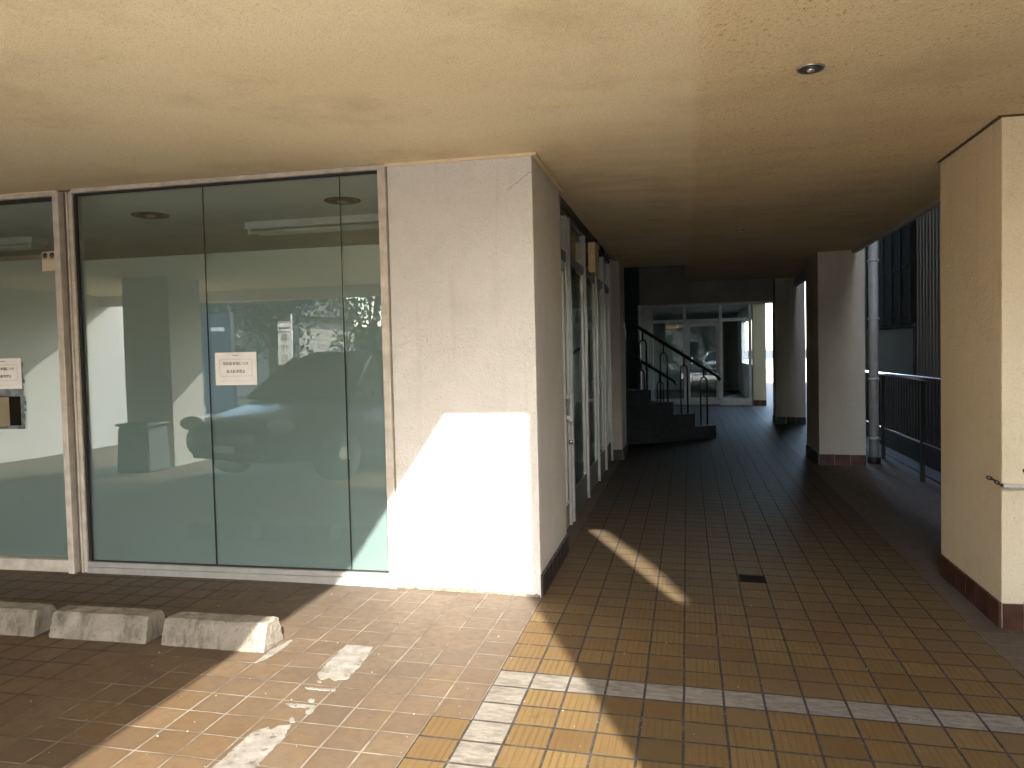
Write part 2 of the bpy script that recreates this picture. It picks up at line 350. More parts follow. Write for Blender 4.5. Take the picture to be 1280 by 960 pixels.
# ------------------------------------------------------------------ mesh helpers
def new_bm(): return bmesh.new()
def bx(bm, x0, x1, y0, y1, z0, z1, bev=0.0, seg=1):
    b = bmesh.new()
    vs = [b.verts.new(v) for v in ((x0,y0,z0),(x1,y0,z0),(x1,y1,z0),(x0,y1,z0),(x0,y0,z1),(x1,y0,z1),(x1,y1,z1),(x0,y1,z1))]
    for f in ((3,2,1,0),(4,5,6,7),(0,1,5,4),(1,2,6,5),(2,3,7,6),(3,0,4,7)): b.faces.new([vs[k] for k in f])
    if bev: bmesh.ops.bevel(b, geom=b.edges[:], offset=bev, segments=seg, affect='EDGES', profile=0.5)
    me = bpy.data.meshes.new('t'); b.to_mesh(me); b.free(); bm.from_mesh(me); bpy.data.meshes.remove(me)
    return bm
def box(x0, x1, y0, y1, z0, z1, bev=0.0, seg=1): return bx(new_bm(), x0, x1, y0, y1, z0, z1, bev, seg)
def prism(pts, z0, z1, bm=None):
    """vertical prism on plan points; z0/z1 may be functions of x, y"""
    bm = bm or new_bm()
    f0 = z0 if callable(z0) else (lambda x, y: z0); f1 = z1 if callable(z1) else (lambda x, y: z1)
    a = [bm.verts.new((x, y, f0(x, y))) for x, y in pts]; b = [bm.verts.new((x, y, f1(x, y))) for x, y in pts]
    n = len(pts); bm.faces.new(a[::-1]); bm.faces.new(b)
    for k in range(n): bm.faces.new((a[k], a[(k+1) % n], b[(k+1) % n], b[k]))
    bmesh.ops.recalc_face_normals(bm, faces=bm.faces[:])
    return bm
def tube(bm, pts, r, n=10, cap=True, radii=None):
    pts = [Vector(p) for p in pts]; rings = []
    prev = None
    for k, p in enumerate(pts):
        t = (pts[min(k+1, len(pts)-1)] - pts[max(k-1, 0)]).normalized()
        if prev is None:
            a = t.cross(Vector((0, 0, 1)));
            if a.length < 1e-3: a = t.cross(Vector((1, 0, 0)))
        else: a = prev - t * prev.dot(t)
        a.normalize(); prev = a; b = t.cross(a)
        rr = radii[k] if radii else r
        rings.append([bm.verts.new(p + (a * math.cos(2*math.pi*q/n) + b * math.sin(2*math.pi*q/n)) * rr) for q in range(n)])
    for k in range(len(rings) - 1):
        for q in range(n):
            f = bm.faces.new((rings[k][q], rings[k][(q+1) % n], rings[k+1][(q+1) % n], rings[k+1][q])); f.smooth = True
    if cap:
        bm.faces.new(rings[0][::-1]); bm.faces.new(rings[-1])
    return bm
def lathe(bm, prof, n=28, c=(0, 0, 0), axis='z'):
    rings = []
    for r, h in prof:
        ring = []
        for q in range(n):
            a = 2*math.pi*q/n
            if axis == 'z': v = (c[0] + r*math.cos(a), c[1] + r*math.sin(a), c[2] + h)
            elif axis == 'x': v = (c[0] + h, c[1] + r*math.cos(a), c[2] + r*math.sin(a))
            else: v = (c[0] + r*math.cos(a), c[1] + h, c[2] + r*math.sin(a))
            ring.append(bm.verts.new(v))
        rings.append(ring)
    for k in range(len(rings)-1):
        for q in range(n):
            f = bm.faces.new((rings[k][q], rings[k][(q+1) % n], rings[k+1][(q+1) % n], rings[k+1][q])); f.smooth = True
    bm.faces.new(rings[0][::-1]); bm.faces.new(rings[-1])
    bmesh.ops.recalc_face_normals(bm, faces=bm.faces[:])
    return bm
def obj(name, bm, m, parent=None, label=None):
    me = bpy.data.meshes.new(name); bm.to_mesh(me); bm.free()
    me.materials.append(m)
    o = bpy.data.objects.new(name, me); COL.objects.link(o)
    if parent is not None:
        o.parent = parent
        o.matrix_parent_inverse = Matrix.Translation(parent.location).inverted() if parent.rotation_euler.z == 0 else Matrix.Identity(4)
    if label: o['label'] = label
    return o
def tag(o, label, cat, group=None):
    o['label'] = label; o['category'] = cat
    if group: o['group'] = group
    return o
def thing(name, label, cat, loc=(0, 0, 0), rz=0.0, group=None):
    o = bpy.data.objects.new(name, None); COL.objects.link(o); o.empty_display_size = 0.2
    o.location = loc; o.rotation_euler = (0, 0, rz)
    return tag(o, label, cat, group)
def struct(name, bm, m):
    o = obj(name, bm, m); o['kind'] = 'structure'; return o
def copy_tree(o, loc=None, rz=None, label=None, parent=None):
    c = o.copy(); COL.objects.link(c)
    if parent is not None: c.parent = parent
    if loc is not None: c.location = loc
    if rz is not None: c.rotation_euler = (0, 0, rz)
    if label: c['label'] = label
    for ch in list(o.children): copy_tree(ch, parent=c)
    return c
def text_mesh(s, size, m, name, parent, loc, rot, depth=0.0006, align='CENTER'):
    cu = bpy.data.curves.new('t', 'FONT'); cu.body = s; cu.size = size; cu.extrude = depth
    cu.align_x = align; cu.align_y = 'CENTER'; cu.space_character = 1.05
    to = bpy.data.objects.new('t', cu); COL.objects.link(to)
    dg = bpy.context.evaluated_depsgraph_get(); dg.update()
    me = bpy.data.meshes.new_from_object(to.evaluated_get(dg))
    bpy.data.objects.remove(to); bpy.data.curves.remove(cu)
    me.transform(Matrix.Translation(loc) @ Matrix.Rotation(rot[2], 4, 'Z') @ Matrix.Rotation(rot[0], 4, 'X'))
    me.materials.clear(); me.materials.append(m); me.name = name
    o = bpy.data.objects.new(name, me); COL.objects.link(o)
    if parent is not None:
        o.parent = parent; o.matrix_parent_inverse = Matrix.Translation(parent.location).inverted()
    return o

CEIL = 2.573
# ================================================================== THE SETTING
# ground and paving
struct('forecourt', prism([(-30, -15.0), (14, -15.0), (14, -9.03), (-30, -9.03)], -0.235, -0.13), M['bounce_apron'])  # unseen pale strip behind the camera, added for bounce light
bm = new_bm(); v = [bm.verts.new(p) for p in ((-600,-600,-0.24),(600,-600,-0.24),(600,600,-0.24),(-600,600,-0.24))]; bm.faces.new(v)
struct('ground', bm, M['asphalt'])
bm = new_bm()
xs = [-14, -9, -6, -4.2, -3.6, -3.2] + [-2.95 + 0.15*k for k in range(10)] + [-0.8, 0.5, 2.55]
ys = [-9.0, -2, 0, 2, 3, 4, 5, 7, 10, 14, 20, 28]
gv = [[bm.verts.new((x, y, fz(x, y))) for x in xs] for y in ys]
for a in range(len(ys)-1):
    for b in range(len(xs)-1): bm.faces.new((gv[a][b], gv[a][b+1], gv[a+1][b+1], gv[a+1][b]))
def skirt(vs):
    lo = [bm.verts.new((p.co.x, p.co.y, -0.26)) for p in vs]
    for k in range(len(vs)-1): bm.faces.new((vs[k], vs[k+1], lo[k+1], lo[k]))
skirt(gv[0]); skirt([r[-1] for r in gv]); skirt(gv[-1][::-1]); skirt([r[0] for r in gv][::-1])
bmesh.ops.recalc_face_normals(bm, faces=bm.faces[:])
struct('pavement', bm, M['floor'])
bm = new_bm()
xs2 = [-2.6, -2.3, -2.0, -1.7, -0.8, 0.5, 2.54]; ys2 = [-9.0, -5, -2, 0, 1.15]
gv = [[bm.verts.new((x, y, fz(x, y) + 0.004)) for x in xs2] for y in ys2]
for a in range(len(ys2)-1):
    for b in range(len(xs2)-1): bm.faces.new((gv[a][b], gv[a][b+1], gv[a+1][b+1], gv[a+1][b]))
struct('forecourt', bm, M['bounce_apron'])  # added pale sheet over the paving behind the camera, for bounce light

# ceiling slabs of the overhanging building (an L round the open forecourt)
RE = 1.93
bm = prism([(-14, -2.9), (-0.36, -2.9), (-0.36, 2.0), (RE, 2.0), (RE, 10.8), (-0.86, 10.8), (-0.86, 4.47), (-14, 4.47)], CEIL, CEIL + 0.55)
struct('ceiling', bm, M['ceiling'])
bm = prism([(0.0, 10.803), (RE, 10.803), (RE, 15.1), (0.0, 15.1)], 2.70, CEIL + 0.55)
struct('ceiling', bm, M['ceiling'])
bm = prism([(-0.9, 15.3), (RE, 15.3), (RE, 19.75), (-0.9, 19.75)], 2.50, CEIL + 0.55)
struct('ceiling', bm, M['hall_wall'])

# storeys above
b = thing('building', 'upper storeys of the building resting on the tan overhang', 'building', (0, 8, CEIL + 0.55))
obj('upper_wall', prism([(-14, -2.86), (-0.40, -2.86), (-0.40, 2.04), (1.89, 2.04), (1.89, 26), (-14, 26)], CEIL + 0.553, 17.0), M['wall_white'], b)
obj('edge_beam', box(-14, -0.42, -2.86, -2.62, 2.40, CEIL - 0.001), M['wall_white'], b)
obj('fascia', box(RE + 0.003, RE + 0.05, 2.0, 15.1, 2.54, 3.1), M['wall_far'], b)

# ================================================================== PILLARS
def skirting(par, x0, x1, y0, y1, side, z1, mm=None):
    """row of brown tiles along one face, one mesh per face"""
    bm = new_bm(); T = 0.155
    if side in 'LR':
        n = max(1, round((y1 - y0) / T)); st = (y1 - y0) / n
        for k in range(n):
            a, c = y0 + k*st + 0.003, y0 + (k+1)*st - 0.003
            xx0, xx1 = (x0 - 0.014, x0 + 0.004) if side == 'L' else (x1 - 0.004, x1 + 0.014)
            z = fz(x0 if side == 'L' else x1, (a+c)/2)
            bx(bm, xx0, xx1, a, c, z - 0.03, z + z1, 0.002)
    else:
        n = max(1, round((x1 - x0) / T)); st = (x1 - x0) / n
        for k in range(n):
            a, c = x0 + k*st + 0.003, x0 + (k+1)*st - 0.003
            z = fz((a+c)/2, y0)
            bx(bm, a, c, y0 - 0.014, y0 + 0.004, z - 0.03, z + z1, 0.002)
    obj('skirting', bm, mm or M['skirt'], par)
def pillar(label, x0, x1, y0, y1, m, top=CEIL + 0.02, sides='LF', name='pillar', bev=0.006, group=None, zsk=0.13, cat='pillar', skm=None):
    t = thing(name, label, cat, ((x0+x1)/2, (y0+y1)/2, fz((x0+x1)/2, (y0+y1)/2)), group=group)
    obj('shaft', box(x0, x1, y0, y1, -0.12, top, bev, 2), m, t)
    for s in sides: skirting(t, x0, x1, y0, y1, s, zsk, skm)
    return t
t = pillar('white stuccoed corner pillar with a sunlit patch beside the tall shop window', -1.695, -0.83, 4.42, 5.44, M['wall_white'], sides='R', skm=M['skirt_dark'])
obj('ceiling_trim', bx(bx(new_bm(), -1.70, -0.80, 4.398, 4.42, CEIL - 0.016, CEIL - 0.001), -0.83, -0.804, 4.42, 5.44, CEIL - 0.016, CEIL - 0.001), M['wall_cream_bounce'], t)
bm = new_bm(); rp_ = random.Random(5); xs3 = [-1.69 + 0.0107*k for k in range(81)]; lo = []; hi = []
for x in xs3:                                                     # flaked, dirty lower edge of the render
    h_ = 0.010 + 0.016*max(0, math.sin(x*9+1))*rp_.random() + 0.012*rp_.random()**3
    lo.append((x, fz(x, 4.42) - 0.004)); hi.append((x, fz(x, 4.42) + h_))
pl = lo + hi[::-1]
a_ = [bm.verts.new((x, 4.4165, z)) for x, z in pl]; b_ = [bm.verts.new((x, 4.425, z)) for x, z in pl]; n_ = len(xs3)
for k in range(n_-1):
    bm.faces.new((a_[k], a_[k+1], a_[2*n_-2-k], a_[2*n_-1-k]))
    bm.faces.new((a_[2*n_-1-k], a_[2*n_-2-k], b_[2*n_-2-k], b_[2*n_-1-k]))
obj('flaked_edge', bm, mat_plain('flaked_render_edge', (0.22, 0.18, 0.13), 0.95, 0, 0.35, 40, 0.4, 90), t)
bm = new_bm(); cx = [(-0.835 - 0.012*k, 2.47 - 0.0085*k + rp_.uniform(-0.004, 0.004)) for k in range(13)]
for k in range(12):
    (x0_, z0_), (x1_, z1_) = cx[k], cx[k+1]
    bm.faces.new([bm.verts.new(q) for q in ((x0_, 4.4185, z0_), (x1_, 4.4185, z1_), (x1_, 4.4185, z1_ + 0.0022), (x0_, 4.4185, z0_ + 0.0022))])
obj('hairline_crack', bm, M['skirt_joint'], t)
t = pillar('cream pillar at the right edge with a brown tiled foot and a chain', 1.555, 2.08, 4.42, 5.40, M['wall_cream_bounce'], sides='LF')
obj('ceiling_trim', bx(bx(new_bm(), 1.535, 2.08, 4.40, 4.42, CEIL - 0.007, CEIL - 0.001), 1.538, 1.555, 4.42, 5.40, CEIL - 0.007, CEIL - 0.001), M['skirt_joint'], t)
pillar('middle right pillar in the passage with the grey downpipe beside it', 1.555, 2.08, 10.05, 11.05, M['wall_far'], top=2.8)
pillar('farthest right pillar in the passage beside the dark lintel', 1.60, 2.12, 15.12, 15.6, M['wall_far'], top=2.8, skm=M['skirt_dark'])
pillar('tall cream pillar standing in the open ground behind the viewer', 1.555, 2.08, -1.44, -0.62, M['wall_cream_bounce'], top=7.0)
pillar('narrow grey pilaster between the passage shopfront and the staircase', -1.05, -0.79, 9.97, 10.73, M['wall_far'], sides='RF', skm=M['skirt_dark'])
pillar('white pillar under the parking overhang beside the grey bin', -7.35, -6.65, -1.05, -0.35, M['wall_white'], sides='')
# side wall of the parking bays and low parts behind
tag(obj('wall', box(-10.0, -9.6, -5.2, 4.42, -0.2, CEIL + 0.02, 0.005), M['wall_white']), 'white side wall closing the covered parking bays', 'wall')

# ================================================================== SHOP WINDOW (front, left)
def pane_set(par, x0, x1, z0, z1, y, film_to, m_glass):
    p = obj('pane', box(x0, x1, y, y + 0.008, z0, z1), m_glass, par)
    if film_to: obj('film', box(x0 + 0.002, x1 - 0.002, y + 0.012, y + 0.016, z0 + 0.002, film_to), M['film'], p)
    return p
YG = 4.452
t = thing('shop_window', 'tall shop window of three frosted green panes beside the corner pillar', 'window', (-2.8, 4.45, fz(-2.8, 4.45)))
obj('top_rail', bx(new_bm(), -3.845, -1.700, 4.402, 4.50, 2.543, CEIL - 0.002, 0.002), M['alu'], t)
obj('gasket', bx(bx(bx(new_bm(), -3.84, -1.752, 4.425, 4.449, 2.530, 2.5425), -3.84, -1.752, 4.432, 4.449, 0.146, 0.155), -3.846, -3.83, 4.428, 4.449, 0.155, 2.53), M['gasket'], t)
obj('sill', bx(bx(new_bm(), -3.845, -1.748, 4.404, 4.52, 0.03, 0.118, 0.003), -3.845, -1.748, 4.412, 4.52, 0.119, 0.149, 0.002), M['alu_grey'], t)
obj('side_frame', bx(new_bm(), -1.747, -1.699, 4.398, 4.50, 0.02, 2.5425, 0.003), M['alu'], t)
for a, c in ((-3.838, -2.9295), (-2.9265, -2.0115), (-2.0085, -1.749)):
    pane_set(t, a, c, 0.150, 2.541, YG, 2.118, M['glass'])
obj('joint_seal', bx(bx(new_bm(), -2.9293, -2.9267, 4.450, 4.461, 0.150, 2.53), -2.0113, -2.0087, 4.450, 4.461, 0.150, 2.53), M['gasket'], t)
# mullion between window and door
t = thing('window_post', 'pale metal post between the shop door and the green window', 'post', (-3.9, 4.45, fz(-3.9, 4.45)))
obj('front_profile', bx(new_bm(), -3.962, -3.918, 4.375, 4.50, 0.03, 2.560, 0.003), M['alu'], t)
obj('groove', bx(new_bm(), -3.917, -3.886, 4.425, 4.50, 0.05, 2.555), M['alu_dark'], t)
obj('rear_profile', bx(bx(new_bm(), -3.885, -3.874, 4.405, 4.50, 0.05, 2.555), -3.873, -3.846, 4.415, 4.50, 0.05, 2.555), M['alu'], t)
# the door at the far left
t = thing('shop_door', 'wide frosted glass shop door at the left edge of the photo', 'door', (-5.2, 4.45, fz(-5, 4.45)))
obj('top_rail', bx(new_bm(), -6.4, -3.963, 4.402, 4.50, 2.535, 2.562, 0.002), M['alu'], t)
obj('gasket', bx(new_bm(), -6.4, -3.963, 4.43, 4.449, 2.512, 2.5345), M['gasket'], t)
obj('bottom_rail', bx(new_bm(), -6.4, -3.964, 4.398, 4.50, 0.078, 0.158, 0.003), M['alu'], t)
p = pane_set(t, -6.4, -3.966, 0.158, 2.532, YG, 2.143, M['glass'])
obj('pelmet', bx(new_bm(), -6.4, -3.966, 4.50, 4.53, 2.150, 2.178), M['alu_dark'], t)
obj('lintel_strip', bx(new_bm(), -6.4, -3.963, 4.41, 4.50, 2.5625, CEIL - 0.001), M['wall_cream_bounce'], t)
obj('threshold', bx(new_bm(), -6.4, -3.964, 4.43, 4.52, 0.0, 0.0775), M['alu_dark'], t)
# wall continuing to the left, out of frame
tag(obj('wall', box(-14, -6.42, 4.42, 4.7, -0.1, CEIL + 0.01), M['wall_white']), 'white front wall to the left of the shop door', 'wall')

# security sensor on the door post
t = thing('sensor_lamp', 'small beige box with two dark round lenses beside the window post', 'sensor', (-4.01, 4.44, 2.11))
obj('housing', box(-4.068, -3.964, 4.385, 4.449, 2.050, 2.178, 0.006, 2), M['beige_plastic'], t)
for xx in (-4.040, -3.988):
    l_ = obj('lens', lathe(new_bm(), [(0.001, -0.004), (0.014, -0.003), (0.018, 0), (0.018, 0.006)], 20, (xx, 4.384, 2.152), 'y'), M['lens'], t)
obj('cover_seam', box(-4.067, -3.965, 4.3835, 4.386, 2.128, 2.131), M['ink_grey'], t)
t = thing('letter_box', 'pale box hung on the left door pane below the notice', 'letter box', (-4.5, 4.40, 1.14))
obj('housing', box(-4.60, -4.428, 4.33, 4.450, 1.042, 1.235, 0.005, 2), M['beige_plastic'], t)
obj('lid', box(-4.605, -4.423, 4.325, 4.33, 1.175, 1.238, 0.002), M['beige_plastic'], t)
obj('box_shade', box(-4.62, -4.345, 4.443, 4.4505, 1.045, 1.238), M['clad'], t)  # dark sheet drawn for the box's shade and reflection on the pane

# notices
def notice(xc, zc, label, tilt):
    t = thing('paper_notice', label, 'notice', (xc, YG - 0.003, zc - 0.1), group='no parking notices on the glass')
    w_, h_ = 0.286, 0.204; yb = YG - 0.0035
    obj('sheet', box(xc - w_/2, xc + w_/2, yb, yb + 0.003, zc - h_/2, zc + h_/2), M['paper'], t)
    bm = new_bm()
    for a, c, d, e in ((-0.112, 0.112, 0.058, 0.0595), (-0.112, 0.112, -0.047, -0.0455), (-0.112, -0.1105, -0.047, 0.058), (0.1105, 0.112, -0.047, 0.058),
                       (-0.112, 0.112, -0.078, -0.0770)):
        bx(bm, xc + a, xc + c, yb - 0.0006, yb - 0.0001, zc + d, zc + e)
    obj('border', bm, M['ink_pale'], t)
    rot = (math.pi/2, 0, 0)
    text_mesh('契約駐車場につき', 0.0215, M['ink'], 'lettering', t, (xc + 0.0, yb - 0.0008, zc + 0.031), rot)
    text_mesh('違法駐車禁止', 0.0215, M['ink'], 'lettering', t, (xc + 0.0, yb - 0.0008, zc - 0.018), rot)
    bm = new_bm(); bx(bm, xc - 0.02, xc + 0.02, yb - 0.0012, yb - 0.0001, zc + 0.082, zc + 0.085)
    obj('tape_mark', bm, M['ink_grey'], t)
notice(-2.739, 1.394, 'white notice with two lines of text on the middle pane of the green window', 0)
notice(-4.468, 1.392, 'white notice on the left door pane, cut by the photo edge', 0)
bm = new_bm()
zz = 1.02
while zz < 1.46:
    h_ = rnd.uniform(0.012, 0.04); bx(bm, -4.60, -4.322 + rnd.uniform(0, 0.022), YG - 0.0015, YG - 0.0002, zz, zz + h_); zz += h_
tag(obj('torn_backing', bm, mat_plain('torn_tape', (0.17, 0.21, 0.22), 0.4, 0, 0.3, 30)), 'torn grey backing strip stuck on the door glass behind the notice', 'sticker')

# room behind the shop window
struct('room_floor', box(-9, -1.0, 4.53, 9.6, 0.0, 0.10), M['room_floor'])
bm = prism([(-9, 4.505), (-1.70, 4.505), (-1.70, 5.46), (-1.05, 5.46), (-1.05, 9.6), (-9, 9.6)], CEIL - 0.003, CEIL + 0.3)
struct('room_ceiling', bm, M['room_wall'])
tag(obj('wall', box(-9, -1.0, 9.6, 9.75, 0.0, CEIL + 0.2), M['room_wall']), 'plain back wall of the room behind the frosted window', 'wall')
tag(obj('wall', box(-9.2, -9.0, 4.72, 9.75, 0.0, CEIL + 0.2), M['room_wall']), 'far side wall of the room behind the frosted door', 'wall')
def downlight(x, y, z, r, label, grp=None):
    t = thing('downlight', label, 'downlight', (x, y, z), group=grp)
    obj('trim_ring', lathe(new_bm(), [(r*0.80, 0.002), (r*0.82, -0.004), (r*0.97, -0.007), (r, -0.002), (r, 0.0)], 40, (x, y, z)), M['grate'] if r > 0.1 else M['chrome'], t)
    obj('reflector', lathe(new_bm(), [(r*0.79, -0.009), (r*0.74, -0.003), (r*0.5, -0.006), (r*0.2, -0.004)], 36, (x, y, z)), M['grate'] if r > 0.1 else M['reflector_dark'], t)
    obj('bulb', lathe(new_bm(), [(0.001, -0.020), (r*0.2, -0.018), (r*0.30, -0.010), (r*0.28, -0.002)], 24, (x, y, z)), M['chrome'], t)
    return t
downlight(-3.975, 5.36, CEIL - 0.003, 0.135, 'round dark downlight in the left part of the room behind the glass', 'downlights behind the shop window')
downlight(-2.378, 5.31, CEIL - 0.003, 0.130, 'round dark downlight behind the right pane seam of the shop window', 'downlights behind the shop window')
downlight(0.51, 3.43, CEIL, 0.055, 'small chrome downlight in the tan ceiling of the overhang')
downlight(0.52, 7.85, CEIL, 0.055, 'faint small downlight deeper in the passage ceiling')
def fluor(x0, x1, y, label):
    t = thing('tube_light', label, 'tube light', ((x0+x1)/2, y, CEIL - 0.004), group='twin tube lights behind the shop window')
    obj('base', prism([(x0, y-0.09), (x1, y-0.09), (x1, y+0.09), (x0, y+0.09)], CEIL - 0.06, CEIL - 0.0035), M['white_metal'], t)
    for dy in (-0.055, 0.055):
        bm = new_bm(); tube(bm, [(x0 + 0.05, y + dy, CEIL - 0.085), (x1 - 0.05, y + dy, CEIL - 0.085)], 0.016, 12)
        obj('tube', bm, M['white_metal'], t)
    for xx in (x0 + 0.02, x1 - 0.05): obj('socket', box(xx, xx + 0.03, y - 0.085, y + 0.085, CEIL - 0.105, CEIL - 0.061, 0.004), M['white_metal'], t)
fluor(-3.50, -2.25, 5.98, 'twin tube light on the ceiling behind the green window')
fluor(-6.9, -5.55, 5.98, 'twin tube light on the ceiling behind the left door')

# ================================================================== PASSAGE SHOPFRONT (left side of the corridor)
XS = -0.915
t = thing('passage_shopfront', 'row of glazed metal framed panels along the left of the passage', 'shopfront', (XS, 7.7, fz(XS, 7.7)))
ms = [6.42, 7.44, 8.40, 9.16, 9.91]
def fzx(y): return fz(XS, y)
bm = new_bm(); bx(bm, XS - 0.10, XS + 0.005, 5.445, 9.965, 2.535, CEIL - 0.002); obj('head_rail', bm, M['alu_dark'], t)
for y in ms:
    bm = bx(new_bm(), XS - 0.03, XS + 0.014, y - 0.022, y + 0.022, fzx(y) - 0.02, 2.5345, 0.003)
    obj('mullion', bm, M['alu_grey'], t)
edges = [5.50] + ms
for k in range(1, len(edges) - 1):
    a, c = edges[k] + 0.0245, edges[k+1] - 0.0245; z = fzx((a+c)/2)
    obj('transom', bx(new_bm(), XS - 0.08, XS - 0.005, a, c, 2.165, 2.245, 0.002), M['alu_dark'], t)
    obj('kick_panel', bx(new_bm(), XS - 0.07, XS - 0.01, a, c, z - 0.01, z + 0.24, 0.002), M['alu_dark'], t)
    obj('stile', bx(bx(new_bm(), XS - 0.028, XS - 0.008, c - 0.05, c - 0.001, z + 0.241, 2.1645), XS - 0.028, XS - 0.008, a + 0.001, a + 0.035, z + 0.241, 2.1645), M['alu_grey'], t)
    obj('pane', box(XS - 0.022, XS - 0.014, a + 0.0355, c - 0.0505, z + 0.241, 2.1645), M['glass_clear'], t)
    obj('top_pane', box(XS - 0.022, XS - 0.014, a, c, 2.2455, 2.5345), M['glass_clear'], t)
d = thing('passage_door', 'narrow metal framed glass door next to the corner pillar', 'door', (XS, 5.95, fzx(5.95)))
z = fzx(5.9)
for a, c in ((5.47, 5.53), (6.20, 6.26)):
    obj('stile', bx(new_bm(), XS - 0.045, XS - 0.012, a, c, z + 0.012, 2.1645, 0.003), M['alu_grey'], d)
obj('jamb', bx(bx(new_bm(), XS - 0.08, XS + 0.006, 5.446, 5.466, z - 0.01, 2.5345), XS - 0.08, XS + 0.006, 6.275, 6.300, z - 0.01, 2.5345), M['alu_grey'], d)
obj('fixed_pane', box(XS - 0.045, XS - 0.037, 6.3005, 6.395, z + 0.02, 2.5345), M['glass_clear'], d)
obj('transom', bx(new_bm(), XS - 0.08, XS - 0.004, 5.467, 6.2745, 2.165, 2.245, 0.002), M['alu_dark'], d)
obj('pane', box(XS - 0.04, XS - 0.032, 5.5305, 6.1995, z + 0.20, 2.09), M['glass_clear'], d)
obj('top_pane', box(XS - 0.04, XS - 0.032, 5.467, 6.2745, 2.2455, 2.5345), M['glass_clear'], d)
obj('bottom_rail', bx(new_bm(), XS - 0.055, XS - 0.006, 5.5305, 6.1995, z + 0.012, z + 0.199, 0.003), M['alu_grey'], d)
obj('top_rail', bx(new_bm(), XS - 0.055, XS - 0.006, 5.5305, 6.1995, 2.091, 2.1645, 0.003), M['alu_grey'], d)
obj('pull_handle', bx(bx(bx(new_bm(), XS + 0.02, XS + 0.045, 6.15, 6.21, 0.90, 1.13, 0.006), XS - 0.006, XS + 0.022, 6.16, 6.20, 0.92, 0.95), XS - 0.006, XS + 0.022, 6.16, 6.20, 1.08, 1.11), M['door_frame'], d)
obj('lock_knob', lathe(new_bm(), [(0.001, 0.03), (0.014, 0.028), (0.018, 0.015), (0.012, 0.0)], 16, (XS, 6.23, 0.735), 'x'), M['rail'], d)
t = thing('box_sign', 'blank beige box projecting from the passage shopfront near the ceiling', 'box sign', (-0.88, 7.7, 2.2))
obj('housing', box(-0.905, -0.835, 7.66, 7.95, 2.215, 2.505, 0.005, 2), M['tan_plastic'], t)
obj('bracket', box(-0.925, -0.905, 7.74, 7.86, 2.30, 2.42), M['alu_dark'], t)
# inside of the passage shop
tag(obj('wall', box(-1.85, -1.75, 5.47, 9.595, 0.1005, CEIL - 0.004), M['shop_dark']), 'inner partition behind the passage shopfront', 'partition')

# ================================================================== STAIRS
tag(obj('wall', box(-3.6, -0.83, 15.1, 15.3, -0.1, 6.0), M['stair_wall']), 'dark blue grey wall behind the staircase', 'wall')
tag(obj('wall', box(-3.8, -3.6, 9.6, 15.3, -0.1, 6.0), M['stair_wall']), 'dark side wall at the foot of the stairwell', 'wall')
tag(obj('wall', box(-3.6, -1.051, 10.50, 10.72, -0.1, 6.0), M['stair_wall']), 'dark wall between the passage shop and the stairwell', 'wall')
P0 = Vector((0.445, 12.58)); dv = Vector((-0.77, -0.64)).normalized(); wv = Vector((-dv.y, dv.x)) * -1
if wv.y < 0: wv = -wv
TR, RI, WD = 0.385, 0.198, 1.15
t = thing('staircase', 'dark staircase climbing to the left behind the pilaster', 'staircase', (P0.x, P0.y, fz(P0.x, P0.y)))
base = fz(0.44, 12.58)
for k in range(6):
    a = P0 + dv * TR * k + wv * 0.035 * k; e = P0 + wv * 0.035 * k + dv * (TR * 6 + 0.003 * k)
    pts = [a, e, e + wv * WD, a + wv * WD]
    obj('step', prism([(q.x, q.y) for q in pts], base - 0.05 - 0.003 * k, base + RI * (k + 1) + 0.005), M['step'], t)
    ln = [a - dv * 0.0 , a + dv * 0.04, a + dv * 0.04 + wv * WD, a + wv * WD]
# stair rails
def stair_rail(o0, zoff, n, label):
    t = thing('stair_rail', label, 'handrail', (o0.x, o0.y, base), group='stair rails')
    s = RI / TR
    def rp(u): q = o0 + dv * u; return Vector((q.x, q.y, base + RI + 0.80 + s * u + zoff))
    bm = new_bm(); tube(bm, [rp(-0.14) + Vector((0, 0, -0.035)), rp(-0.10), rp(0), rp(1.0), rp(2.2)], 0.026, 10); obj('handrail', bm, M['black_metal'], t)
    for k in range(n):
        u = 0.19 + TR * k; q0 = o0 + dv * (u - 0.065); q1 = o0 + dv * (u + 0.065)
        zb = base + RI * (k + 1) + 0.002; zt = rp(u).z - 0.15
        pts = [(q0.x, q0.y, zb), (q0.x, q0.y, zt - 0.065)]
        for a in range(1, 8):
            an = math.pi * a / 8; m_ = o0 + dv * (u - 0.065 * math.cos(an)); pts.append((m_.x, m_.y, zt - 0.065 + 0.065 * math.sin(an)))
        pts += [(q1.x, q1.y, zt - 0.065), (q1.x, q1.y, zb)]
        bm = new_bm(); tube(bm, pts, 0.0125, 8)
        m_ = o0 + dv * u; tube(bm, [(m_.x, m_.y, zt), (m_.x, m_.y, rp(u).z)], 0.012, 8)
        obj('hoop_baluster', bm, M['black_metal'], t)
stair_rail(P0 + wv * 0.19 - dv * 0.12, 0.0, 5, 'black stair rail with hooped balusters on the near side of the stairs')
stair_rail(P0 + wv * (WD - 0.06) + dv * 0.02, -0.08, 5, 'black stair rail with hooped balusters on the far side of the stairs')

